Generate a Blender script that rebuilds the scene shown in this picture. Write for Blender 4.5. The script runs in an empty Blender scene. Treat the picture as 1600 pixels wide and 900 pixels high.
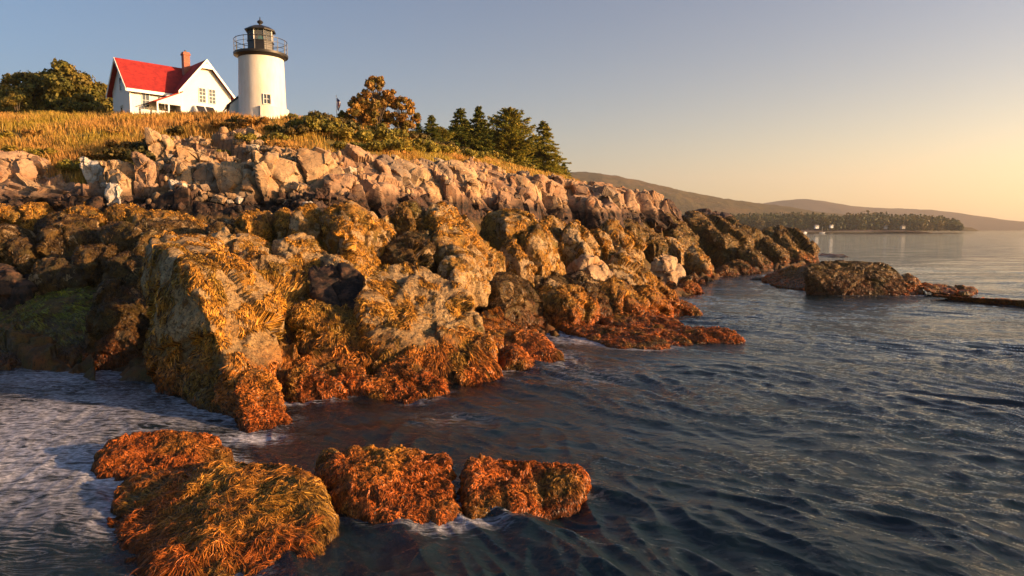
import bpy, bmesh, math, random
import numpy as np
from mathutils import Vector, Matrix
C = bpy.context.scene.collection
S = bpy.context.scene
R = math.radians
random.seed(7)
# ------------------------------------------------------------------ camera
F, W_, H_, CAMZ = 1067.0, 1600.0, 900.0, 5.0          # focal length in photo pixels, camera height
TH = math.atan(92 / F)
cam = bpy.data.cameras.new('camera'); cam_o = bpy.data.objects.new('camera', cam); C.objects.link(cam_o)
cam.lens = 36 * F / W_; cam.sensor_width = 36; cam.clip_end = 60000; cam.clip_start = .1
cam_o.location = (0, 0, CAMZ); cam_o.rotation_euler = (R(90) - TH, 0, 0)
S.camera = cam_o
# ------------------------------------------------------------------ light
SUN_EL, SUN_AZ = 12.5, -12.0          # azimuth measured from +X, counter-clockwise
wd = bpy.data.worlds.new('World'); S.world = wd; wd.use_nodes = True
nt = wd.node_tree; nt.nodes.clear()
sky = nt.nodes.new('ShaderNodeTexSky'); sky.sky_type = 'NISHITA'; sky.sun_disc = False
sky.sun_elevation = R(SUN_EL); sky.sun_rotation = R(90 - SUN_AZ)
sky.air_density = 1.0; sky.dust_density = 1.6; sky.ozone_density = 1.4; sky.altitude = 0
bg = nt.nodes.new('ShaderNodeBackground'); bg.inputs[1].default_value = 0.055
wo = nt.nodes.new('ShaderNodeOutputWorld')
geo = nt.nodes.new('ShaderNodeTexCoord'); sx = nt.nodes.new('ShaderNodeSeparateXYZ'); nt.links.new(geo.outputs['Generated'], sx.inputs[0])
def wm(op, a, b, cl=False):
    x = nt.nodes.new('ShaderNodeMath'); x.operation = op; x.use_clamp = cl
    for i, v in enumerate((a, b)):
        if hasattr(v, 'links'): nt.links.new(v, x.inputs[i])
        else: x.inputs[i].default_value = v
    return x.outputs[0]
# thin evening dust: the air low down on the sunward side is warmer and brighter
low = wm('POWER', wm('SUBTRACT', 1.0, wm('ABSOLUTE', sx.outputs[2], 0.), True), 8.0)
side = wm('MULTIPLY', wm('ADD', sx.outputs[0], .55), .75, True)
mx = nt.nodes.new('ShaderNodeMix'); mx.data_type = 'RGBA'; nt.links.new(wm('MULTIPLY', low, side), mx.inputs[0])
mx.inputs[6].default_value = (.60, .97, 1.26, 1); mx.inputs[7].default_value = (4.8, 3.4, 1.75, 1)
ml = nt.nodes.new('ShaderNodeMix'); ml.data_type = 'RGBA'; ml.blend_type = 'MULTIPLY'; ml.inputs[0].default_value = 1; nt.links.new(sky.outputs[0], ml.inputs[6]); nt.links.new(mx.outputs[2], ml.inputs[7])
nt.links.new(ml.outputs[2], bg.inputs[0]); nt.links.new(bg.outputs[0], wo.inputs[0])
sl = bpy.data.lights.new('sun', 'SUN'); sl.energy = 5.0; sl.angle = R(0.5); sl.color = (1, .61, .31)
so = bpy.data.objects.new('sun', sl); C.objects.link(so)
sd = Vector((math.cos(R(SUN_EL)) * math.cos(R(SUN_AZ)), math.cos(R(SUN_EL)) * math.sin(R(SUN_AZ)), math.sin(R(SUN_EL))))
so.rotation_euler = sd.to_track_quat('Z', 'Y').to_euler(); so.location = (60, -20, 40)
S.view_settings.view_transform = 'Standard'; S.view_settings.look = 'None'
S.view_settings.exposure = 1.25; S.view_settings.gamma = 1
S.cycles.use_denoising = True
S.cycles.max_bounces = 6; S.cycles.diffuse_bounces = 1; S.cycles.glossy_bounces = 3
S.cycles.transparent_max_bounces = 12; S.cycles.volume_bounces = 0
S.cycles.caustics_reflective = False; S.cycles.caustics_refractive = False

# ------------------------------------------------------------------ helpers: photo ray -> place
def at(px, py, Y):
    v = (450 - py) / F; c, s = math.cos(TH), math.sin(TH)
    k = Y / (c + s * v)
    return np.array([(px - 800) / F * k, Y, CAMZ + k * (-s + c * v)])
def pxu(X, Y): return 800 + F * X / Y                    # bearing of a ground place, in photo columns
# ------------------------------------------------------------------ noise
rng = np.random.default_rng(11)
PERM = np.concatenate([rng.permutation(256)] * 3)
GR = rng.normal(size=(256, 3)); GR /= np.linalg.norm(GR, axis=1)[:, None]
RV = rng.random((256, 4))
def hsh(i, j, k): return PERM[PERM[PERM[i & 255] + (j & 255)] + (k & 255)]
def gnoise(P):
    P = np.asarray(P, float); I = np.floor(P).astype(int); f = P - I
    w = f * f * f * (f * (f * 6 - 15) + 10); out = 0
    for dx in (0, 1):
        for dy in (0, 1):
            for dz in (0, 1):
                g = GR[hsh(I[:, 0] + dx, I[:, 1] + dy, I[:, 2] + dz)]
                d = g[:, 0] * (f[:, 0] - dx) + g[:, 1] * (f[:, 1] - dy) + g[:, 2] * (f[:, 2] - dz)
                out = out + d * (w[:, 0] if dx else 1 - w[:, 0]) * (w[:, 1] if dy else 1 - w[:, 1]) * (w[:, 2] if dz else 1 - w[:, 2])
    return out * 1.5
def fbm(P, o=4, g=.5):
    a, s, t = 1., 1., 0
    for i in range(o):
        t = t + a * gnoise(P * s + i * 17.3); a *= g; s *= 2.03
    return t
def cells(P, planar=False):
    """blocky noise: nearest feature point gives every cell its own offset and tilt; also the gap to the next cell"""
    I = np.floor(P).astype(int); f1 = np.full(len(P), 9.); f2 = f1.copy(); off = np.zeros(len(P)); til = np.zeros(len(P))
    for dx in (-1, 0, 1):
        for dy in (-1, 0, 1):
            for dz in ((0,) if planar else (-1, 0, 1)):
                h = hsh(I[:, 0] + dx, I[:, 1] + dy, I[:, 2] + dz)
                q = np.stack([I[:, 0] + dx, I[:, 1] + dy, I[:, 2] + dz], 1) + RV[h, :3]
                d = P - q
                if planar: d[:, 2] = 0
                L = np.sqrt((d * d).sum(1)); m = L < f1
                f2 = np.where(m, f1, np.minimum(f2, L)); f1 = np.where(m, L, f1)
                off = np.where(m, RV[h, 3] - .5, off); til = np.where(m, (GR[h] * d).sum(1), til)
    return off, til, f2 - f1
# ------------------------------------------------------------------ materials
def mat(name, rough=.8, col=(.5, .5, .5), spec=.3, **kw):
    m = bpy.data.materials.new(name); m.use_nodes = True
    b = m.node_tree.nodes['Principled BSDF']
    b.inputs['Base Color'].default_value = (*col, 1); b.inputs['Roughness'].default_value = rough
    b.inputs['Specular IOR Level'].default_value = spec
    for k, v in kw.items(): b.inputs[k.replace('_', ' ')].default_value = v
    return m
class N:
    def __init__(s, m): s.t = m.node_tree; s.b = s.t.nodes.get('Principled BSDF')
    def n(s, ty, **kw):
        x = s.t.nodes.new(ty)
        for k, v in kw.items(): setattr(x, k, v)
        return x
    def l(s, a, b): s.t.links.new(a, b)
    def pos(s):
        return s.n('ShaderNodeNewGeometry').outputs['Position']
    def noise(s, vec, sc, det=4, rough=.6, dist=0):
        x = s.n('ShaderNodeTexNoise'); s.l(vec, x.inputs['Vector']); x.inputs['Scale'].default_value = sc
        x.inputs['Detail'].default_value = det; x.inputs['Roughness'].default_value = rough; x.inputs['Distortion'].default_value = dist
        return x.outputs['Fac']
    def vor(s, vec, sc, feature='F1', out='Distance'):
        x = s.n('ShaderNodeTexVoronoi', feature=feature); s.l(vec, x.inputs['Vector']); x.inputs['Scale'].default_value = sc
        return x.outputs[out]
    def ramp(s, fac, stops):
        x = s.n('ShaderNodeValToRGB'); s.l(fac, x.inputs[0]); e = x.color_ramp.elements
        while len(e) < len(stops): e.new(.5)
        for i, (p, c) in enumerate(stops):
            e[i].position = p; e[i].color = (*c, 1) if not isinstance(c, (int, float)) else (c, c, c, 1)
        return x.outputs[0]
    def mix(s, fac, a, b, mode='MIX'):
        x = s.n('ShaderNodeMix', data_type='RGBA', blend_type=mode)
        for sock, v in ((x.inputs[0], fac), (x.inputs[6], a), (x.inputs[7], b)):
            if hasattr(v, 'is_linked') or hasattr(v, 'links'): s.l(v, sock)
            elif isinstance(v, (int, float)): sock.default_value = v if sock == x.inputs[0] else (v, v, v, 1)
            else: sock.default_value = (*v, 1)
        return x.outputs[2]
    def math(s, op, a, b=0., clamp=False):
        x = s.n('ShaderNodeMath', operation=op, use_clamp=clamp)
        for i, v in enumerate((a, b)):
            if hasattr(v, 'links'): s.l(v, x.inputs[i])
            else: x.inputs[i].default_value = v
        return x.outputs[0]
    def z(s):
        x = s.n('ShaderNodeSeparateXYZ'); s.l(s.pos(), x.inputs[0]); return x.outputs[2]
    def mr(s, v, a, b, c=0., d=1.):
        x = s.n('ShaderNodeMapRange'); s.l(v, x.inputs[0])
        for i, q in enumerate((a, b, c, d)): x.inputs[i + 1].default_value = q
        return x.outputs[0]
    def bump(s, h, st, dist, prev=None):
        x = s.n('ShaderNodeBump'); s.l(h, x.inputs['Height']); x.inputs['Strength'].default_value = st; x.inputs['Distance'].default_value = dist
        if prev: s.l(prev, x.inputs['Normal'])
        return x.outputs[0]
    def attr(s, nm, out='Color'):
        x = s.n('ShaderNodeAttribute', attribute_name=nm); return x.outputs[out]
    def scalev(s, v, sc, rot=(0, 0, 0)):
        x = s.n('ShaderNodeMapping'); s.l(v, x.inputs[0]); x.inputs['Scale'].default_value = sc; x.inputs['Rotation'].default_value = rot
        return x.outputs[0]

def bare_color(n, p, base, light, dark, rust):
    a = n.noise(p, .55, 5, .6); c = n.mix(n.ramp(a, [(.35, 0.), (.65, 1.)]), base, light)
    b = n.noise(p, 3.1, 6, .7); c = n.mix(n.ramp(b, [(.3, 1.), (.48, 0.)]), c, dark)
    d = n.noise(p, 1.3, 4, .65, .6); c = n.mix(n.ramp(d, [(.52, 0.), (.68, .75)]), c, rust)
    pw = n.n('ShaderNodeVectorMath', operation='ADD'); n.l(n.scalev(p, (1, .8, 1.9), (.4, .3, 0)), pw.inputs[0]); nz_ = n.n('ShaderNodeTexNoise'); n.l(p, nz_.inputs['Vector']); nz_.inputs['Scale'].default_value = 1.6; n.l(nz_.outputs['Color'], pw.inputs[1]); cr = n.vor(pw.outputs[0], .9, 'DISTANCE_TO_EDGE'); c = n.mix(n.ramp(cr, [(0., .5), (.022, 0.)]), c, tuple(x * .25 for x in dark))
    sp = n.noise(p, 28, 3, .8); return n.mix(.35, c, n.ramp(sp, [(.3, .25), (.7, 1.)]), 'MULTIPLY')
def bare_bump(n, p):
    return n.bump(n.noise(p, 11, 8, .7), .5, .04, n.bump(n.noise(n.scalev(p, (1, 1, 2.8), (.3, .5, 0)), 2.2, 5, .6, .2), .5, .12))
def weed_color(n, p, z, olive=0.):
    gold, chest, dk, ol = (.50, .24, .035), (.42, .11, .02), (.035, .017, .006), (.13, .11, .018)
    zz = n.math('ADD', z, n.math('MULTIPLY', n.noise(p, .9, 3), 1.6)); t = n.mr(zz, 1.2, 2.7)
    c = n.mix(t, chest, gold)
    c = n.mix(n.ramp(n.noise(p, 1.1, 4, .7), [(.42 - .3 * olive, 0.), (.66 - .2 * olive, .85)]), c, ol)
    k = n.noise(n.scalev(p, (1, 1, .5)), 11, 5, .75, 1.2); c = n.mix(n.ramp(k, [(.38, .97), (.48, 0.)]), c, dk)
    c = n.mix(n.ramp(n.noise(p, 1.7, 5, .7), [(.38, .85), (.52, 0.)]), c, (.07, .032, .012))  # dark weed patches that also put the boulders' shading into the colour
    return c, n.bump(k, 1., .16, n.bump(n.noise(p, 3.2, 4, .7), .8, .3))
def rock_mat(name, base, light, dark, rust, band=False):
    m = mat(name, .85); n = N(m); p = n.pos()
    c = bare_color(n, p, base, light, dark, rust)
    if band:      # black lichen and damp just above the weed line
        zb = n.math('ADD', n.z(), n.math('MULTIPLY', n.math('SUBTRACT', n.noise(p, .6, 5, .65), .5), 1.8)); c = n.mix(n.mr(zb, 6.5, 7.3), n.mix(n.ramp(n.noise(p, 3, 6, .7), [(.45, 0.), (.6, 1.)]), (.014, .01, .008), (.08, .04, .022)), c)
    n.l(c, n.b.inputs['Base Color']); n.l(bare_bump(n, p), n.b.inputs['Normal']); return m
def weed_mat(name, bare=.5, olive=0., dark=0.):
    m = mat(name, .6, spec=.35); n = N(m); p = n.pos(); z = n.z()
    wc, wb = weed_color(n, p, z, olive)
    if dark: wc = n.mix(dark, wc, (.035, .02, .01))  # dark wrack tone, with the shade of the flats mixed into the colour
    bc = bare_color(n, p, (.56, .34, .13), (.66, .46, .24), (.12, .08, .05), (.46, .24, .07)); bc = n.mix(n.ramp(n.noise(p, 9, 5, .8), [(.40, .85), (.46, 0.)]), bc, (.06, .035, .015))
    nz = n.n('ShaderNodeSeparateXYZ'); n.l(n.n('ShaderNodeNewGeometry').outputs['Normal'], nz.inputs[0])
    q = n.noise(p, .75, 6, .68, .5)
    f = n.math('MULTIPLY', n.ramp(q, [(1 - bare, 0.), (1.012 - bare, 1.)]), n.mr(z, .9, 1.9))
    n.l(n.mix(n.mr(z, .0, .14), (.03, .016, .009), n.mix(f, wc, bc)), n.b.inputs['Base Color']); n.l(n.mr(z, .1, .7, .22, .6), n.b.inputs['Roughness']); n.l(wb, n.b.inputs['Normal']); return m
M = {}
M['pink'] = rock_mat('pink_granite', (.30, .175, .10), (.42, .27, .16), (.09, .055, .038), (.34, .15, .065), True)
M['tan'] = rock_mat('tan_granite', (.36, .23, .12), (.50, .34, .19), (.11, .07, .045), (.38, .19, .075), True)
M['pale'] = rock_mat('pale_granite', (.42, .35, .27), (.56, .50, .43), (.18, .15, .12), (.42, .28, .16))
M['knob'] = rock_mat('smooth_tan_granite', (.38, .24, .13), (.46, .32, .19), (.12, .08, .05), (.42, .20, .07))
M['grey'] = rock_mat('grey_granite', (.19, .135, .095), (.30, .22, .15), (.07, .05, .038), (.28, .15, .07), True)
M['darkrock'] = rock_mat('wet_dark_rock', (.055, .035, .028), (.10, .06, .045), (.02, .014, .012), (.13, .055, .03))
M['weed'] = weed_mat('rockweed_rock', .5); M['weedbare'] = weed_mat('rockweed_half_bare', .6)
M['weedfull'] = weed_mat('rockweed_full', .2); M['weedolive'] = weed_mat('rockweed_olive', .40, .35, .35); M['weeddarkshade'] = weed_mat('rockweed_dark_shade', .45, .25, .55)  # the dark mixes hold the wrack's own tone plus painted shade
# leafy things read their colour from an attribute of each leaf
def leafmat(name, trans=.25, rough=.55):
    m = mat(name, rough, spec=.25); n = N(m); c = n.attr('Col'); n.l(c, n.b.inputs['Base Color'])
    t = n.n('ShaderNodeBsdfTranslucent'); n.l(c, t.inputs[0]); mx = n.n('ShaderNodeMixShader'); mx.inputs[0].default_value = trans
    n.l(n.b.outputs[0], mx.inputs[1]); n.l(t.outputs[0], mx.inputs[2]); n.l(mx.outputs[0], n.t.nodes['Material Output'].inputs[0]); return m
M['leaf'] = leafmat('foliage', .38); M['frond'] = leafmat('rockweed_fronds', .12, .38); M['grassblade'] = leafmat('grass_blades', .35)
m = mat('bark', .9); n = N(m); n.l(n.ramp(n.noise(n.scalev(n.pos(), (6, 6, 1.2)), 2.5, 5), [(.3, (.05, .035, .025)), (.7, (.16, .12, .09))]), n.b.inputs['Base Color']); M['bark'] = m
# ------------------------------------------------------------------ mesh making
def mkmesh(name, V, Fc, m=None, smooth=True, col=None, attrs=None):
    me = bpy.data.meshes.new(name); V = np.asarray(V, np.float32); Fc = np.asarray(Fc, np.int32); k = Fc.shape[1]
    me.vertices.add(len(V)); me.vertices.foreach_set('co', V.ravel())
    me.loops.add(Fc.size); me.loops.foreach_set('vertex_index', Fc.ravel())
    me.polygons.add(len(Fc)); me.polygons.foreach_set('loop_start', np.arange(len(Fc), dtype=np.int32) * k)
    me.update(calc_edges=True)
    me.polygons.foreach_set('use_smooth', np.full(len(Fc), smooth))
    if col is not None:
        a = me.color_attributes.new('Col', 'FLOAT_COLOR', 'POINT'); c = np.ones((len(V), 4), np.float32); c[:, :3] = col; a.data.foreach_set('color', c.ravel())
    for k_, v in (attrs or {}).items():
        a = me.attributes.new(k_, 'FLOAT', 'POINT'); a.data.foreach_set('value', np.asarray(v, np.float32))
    if m: me.materials.append(m)
    return me
def link(name, me, loc=(0, 0, 0), parent=None):
    o = bpy.data.objects.new(name, me); C.objects.link(o); o.location = loc
    if parent: o.parent = parent
    return o
def tag(o, label=None, cat=None, group=None, kind=None):
    for k, v in (('label', label), ('category', cat), ('group', group), ('kind', kind)):
        if v: o[k] = v
    return o
def empty(name, loc, label, cat, group=None, rz=0.):
    o = bpy.data.objects.new(name, None); C.objects.link(o); o.location = loc; o.rotation_euler[2] = rz; return tag(o, label, cat, group)
class MB:
    """collects boxes, rings and tubes into one mesh"""
    def __init__(s): s.b = bmesh.new()
    def box(s, x0, x1, y0, y1, z0, z1):
        v = [s.b.verts.new((x, y, z)) for z in (z0, z1) for x, y in ((x0, y0), (x1, y0), (x1, y1), (x0, y1))]
        for f in ((3, 2, 1, 0), (4, 5, 6, 7), (0, 1, 5, 4), (1, 2, 6, 5), (2, 3, 7, 6), (3, 0, 4, 7)): s.b.faces.new([v[i] for i in f])
        return s
    def poly(s, pts, d):
        """flat polygon given thickness by the vector d"""
        d = Vector(d); a = [s.b.verts.new(p) for p in pts]; b = [s.b.verts.new(Vector(p) + d) for p in pts]; n_ = len(a)
        s.b.faces.new(a[::-1]); s.b.faces.new(b)
        for i in range(n_): s.b.faces.new((a[i], a[(i + 1) % n_], b[(i + 1) % n_], b[i]))
        return s
    def lathe(s, prof, seg=48, a0=0., a1=2 * math.pi, cx=0, cy=0):
        full = abs(a1 - a0 - 2 * math.pi) < 1e-6; k = seg if full else seg + 1; rings = []
        for r, z in prof: rings.append([s.b.verts.new((cx + r * math.cos(a0 + (a1 - a0) * i / seg), cy + r * math.sin(a0 + (a1 - a0) * i / seg), z)) for i in range(k)])
        for a, b in zip(rings, rings[1:]):
            for i in range(seg):
                j = (i + 1) % k; s.b.faces.new((a[i], a[j], b[j], b[i]))
        return s
    def tube(s, p, q, r0, r1=None, seg=8):
        p, q = Vector(p), Vector(q); r1 = r0 if r1 is None else r1; d = (q - p).normalized()
        u = d.orthogonal().normalized(); w = d.cross(u); A, B = [], []
        for i in range(seg):
            e = u * math.cos(2 * math.pi * i / seg) + w * math.sin(2 * math.pi * i / seg); A.append(s.b.verts.new(p + e * r0)); B.append(s.b.verts.new(q + e * r1))
        for i in range(seg): s.b.faces.new((A[i], A[(i + 1) % seg], B[(i + 1) % seg], B[i]))
        s.b.faces.new(A[::-1]); s.b.faces.new(B); return s
    def build(s, name, m, parent=None, loc=(0, 0, 0), smooth=False, bevel=0):
        bmesh.ops.recalc_face_normals(s.b, faces=s.b.faces)
        if bevel: bmesh.ops.bevel(s.b, geom=list(s.b.edges), offset=bevel, segments=2, affect='EDGES', profile=.6)
        me = bpy.data.meshes.new(name); s.b.to_mesh(me); s.b.free()
        if smooth:
            for p in me.polygons: p.use_smooth = True
            me.set_sharp_from_angle(angle=R(35)) if hasattr(me, 'set_sharp_from_angle') else None
        if m: me.materials.append(m)
        return link(name, me, loc, parent)
ICO = {}
def ico(s):
    if s not in ICO:
        b = bmesh.new(); bmesh.ops.create_icosphere(b, subdivisions=s, radius=1); b.verts.index_update()
        ICO[s] = (np.array([v.co[:] for v in b.verts]), np.array([[v.index for v in f.verts] for f in b.faces])); b.free()
    return ICO[s]
def hull_planes(P):
    b = bmesh.new()
    for p in P: b.verts.new(p)
    r = bmesh.ops.convex_hull(b, input=list(b.verts)); b.normal_update()
    pl = set()
    for f in b.faces:
        nn = f.normal; d = nn.dot(f.verts[0].co)
        if d < 0: nn = -nn; d = -d
        pl.add((round(nn.x, 2), round(nn.y, 2), round(nn.z, 2), round(max(d, .08), 2)))
    b.free()
    for ax_ in range(3):
        for sg in (-1., 1.): q = [0., 0., 0., 1.02]; q[ax_] = sg; pl.add(tuple(q))
    a = np.array(sorted(pl)); return a[:, :3], a[:, 3]
class Rock:
    """stone grown from a hull of corner points: rounded by p, broken by cells, roughened by noise"""
    def __init__(s, P, p=9, seed=0, amp=.08, facet=.1, tuft=0., cell=.9, sub=6):
        P = np.asarray(P, float); s.lo, s.hi = P.min(0), P.max(0); s.c = (s.lo + s.hi) / 2; s.h = (s.hi - s.lo) / 2 + 1e-3
        s.n, s.d = hull_planes((P - s.c) / s.h); s.p, s.seed, s.amp, s.facet, s.tuft, s.cell, s.sub = p, seed, amp, facet, tuft, cell, sub
        s.size = float(s.h.mean())
    def surf(s, D):
        D = D / np.linalg.norm(D, axis=1)[:, None]
        t = np.maximum(D @ s.n.T, 0) / s.d; r = (t ** s.p).sum(1) ** (-1 / s.p)
        P = D * r[:, None] * s.h; q = P + s.seed * 7.7
        nrm = (t ** (s.p - 1) / s.d) @ s.n / s.h; nrm /= np.linalg.norm(nrm, axis=1)[:, None]
        k = s.size
        dsp = s.amp * k * fbm(q / (k * .9), 5, .55)
        if s.facet:
            sh = q + .06 * np.stack([gnoise(q * 1.3), gnoise(q * 1.3 + 9), gnoise(q * 1.3 + 21)], 1)
            o, ti, e = cells(sh * np.array([1, 1, .7]) / (s.cell * k)); dsp = dsp + s.facet * k * (o * 1.0 + ti * 1.3) - s.facet * k * .5 * np.exp(-e * 9)
            o, ti, e = cells(sh * np.array([1, 1, .8]) / (s.cell * k * .33) + 5); dsp = dsp + s.facet * k * .34 * (o + ti * 1.5)
        if s.tuft: dsp = dsp + s.tuft * (np.abs(gnoise(q * 2.6)) * 1.6 + .8 * gnoise(q * 5.5) + .6 * gnoise(q * 12) + .4 * gnoise(q * 23))
        return P + nrm * dsp[:, None], nrm, P
    def mesh(s, name, m):
        D, Fc = ico(s.sub); V, s.nrm, s.B = s.surf(D); s.V, s.F = V, Fc
        return mkmesh(name, V, Fc, m, smooth=s.p < 40)
def frond_mesh(rk, n_, L, wd_, lift=.05, curl=.6, seg=3, seed=1, zfun=None, pal=None, flow=None, skip=None):
    near = rk.c[1] < 17; n_ = int(n_ * (1.25 if near else 2.7)); L *= .7 if near else .45; wd_ *= .9 if near else .46; lift *= .6
    g = np.random.default_rng(seed); V, Fc = rk.V, rk.F; a, b, c = V[Fc[:, 0]], V[Fc[:, 1]], V[Fc[:, 2]]
    nn = np.cross(b - a, c - a); ar = np.linalg.norm(nn, axis=1) + 1e-9; fn = nn / ar[:, None]; cen = (a + b + c) / 3 + rk.c
    view = np.array([0, 0, CAMZ]) - cen; view /= np.linalg.norm(view, axis=1)[:, None]
    w = ar * ((fn * view).sum(1) > -.3) * (cen[:, 2] > -.25)
    cov = fbm(cen * 1.1 + seed, 3); 
    if not near: w = w * np.clip(gnoise(cen * 2.1 + 31) * 3.2 + .75, .04, 1) ** np.clip(cen[:, 2], .3, 1)
    if skip is not None: w = w * np.clip((cov - skip - .14 + np.where(cen[:, 2] < 1.1, .6, 0)) * 6 + .5, 0.0, 1)
    w = w / w.sum(); idx = g.choice(len(Fc), n_, p=w); r1, r2 = g.random((2, n_)); sw = r1 + r2 > 1; r1[sw], r2[sw] = 1 - r1[sw], 1 - r2[sw]
    Bv = rk.B; pb = Bv[Fc[idx, 0]] + (Bv[Fc[idx, 1]] - Bv[Fc[idx, 0]]) * r1[:, None] + (Bv[Fc[idx, 2]] - Bv[Fc[idx, 0]]) * r2[:, None]
    p = a[idx] + (b[idx] - a[idx]) * r1[:, None] + (c[idx] - a[idx]) * r2[:, None]; nr = fn[idx].copy()
    ln = L * (.5 + g.random(n_)); q = p + rk.c
    clump = np.stack([gnoise(q * 1.7 + 3), gnoise(q * 1.7 + 30), gnoise(q * 1.7 + 60)], 1)
    clump2 = np.stack([gnoise(q * 6 + 3), gnoise(q * 6 + 30), gnoise(q * 6 + 60)], 1)
    tf = np.clip(1. + 1.7 * gnoise(q * (6.5 if near else 3.) + 77), .15, 2.2)
    dirv = np.array([0, 0, -1.]) + curl * 1.6 * clump + curl * clump2 + curl * .3 * g.normal(size=(n_, 3))
    if flow is not None: dirv = dirv + flow
    pts = [p + nr * .01]; nrs = [nr]
    for k in range(seg):
        t = dirv + .35 * g.normal(size=(n_, 3)) * curl; t = t - (t * nr).sum(1)[:, None] * nr; t /= np.linalg.norm(t, axis=1)[:, None] + 1e-6
        p2 = pb + t * (ln / seg)[:, None]; ps, nr2, pb = rk.surf(p2 / rk.h); 
        nr2 = .5 * nr2 + .5 * nr; nr2 /= np.linalg.norm(nr2, axis=1)[:, None]
        hgt = lift * (math.sin(math.pi * (k + 1) / (seg + .6)) + .15) * (.3 + .9 * g.random(n_)) * tf
        pts.append(ps + nr2 * hgt[:, None]); nrs.append(nr2); p, nr = ps, nr2
    VV, tw = [], g.normal(size=n_) * .55
    for k in range(seg + 1):
        tt = (pts[min(k + 1, seg)] - pts[max(k - 1, 0)]); tt /= np.linalg.norm(tt, axis=1)[:, None] + 1e-6
        s_ = np.cross(tt, nrs[k]); s_ /= np.linalg.norm(s_, axis=1)[:, None] + 1e-6
        s_ = s_ * np.cos(tw)[:, None] + np.cross(tt, s_) * np.sin(tw)[:, None]
        ww = wd_ * (.6, 1., .85, .35, .2)[k if seg > 2 else (0, 1, 3)[k]] * (.6 + .8 * g.random(n_)) / 2
        VV += [pts[k] - s_ * ww[:, None], pts[k] + s_ * ww[:, None]]
    Vn = np.stack(VV, 1).reshape(-1, 3); base = np.arange(n_)[:, None] * (2 * seg + 2)
    Q = np.concatenate([base + np.array([[2 * k, 2 * k + 1, 2 * k + 3, 2 * k + 2]]) for k in range(seg)])
    z = q[:, 2] + .5 * gnoise(q * .8); gold, chest, dk, ol = (np.array(x) for x in (pal or ((.64, .30, .042), (.58, .15, .025), (.05, .022, .008), (.26, .17, .03))))
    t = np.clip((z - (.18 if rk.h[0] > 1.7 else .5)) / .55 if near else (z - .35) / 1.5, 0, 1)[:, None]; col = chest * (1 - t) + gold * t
    o_ = np.clip(gnoise(q * .9 + 50) * 2.2 - .2, 0, .75)[:, None]; col = col * (1 - o_) + ol * o_
    v_ = ((.35 + .75 * g.random(n_) + .4 * gnoise(q * 5)) * np.clip(.55 + .45 * tf, .4, 1.35))[:, None]; col = np.clip(col * v_, .004, .9)
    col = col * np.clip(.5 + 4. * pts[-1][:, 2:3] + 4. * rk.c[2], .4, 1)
    d_ = (g.random(n_) < .27)[:, None]; col = np.where(d_, dk, col)
    return mkmesh('seaweed', Vn, Q, M['frond'], col=np.repeat(col, 2 * seg + 2, 0))
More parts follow.
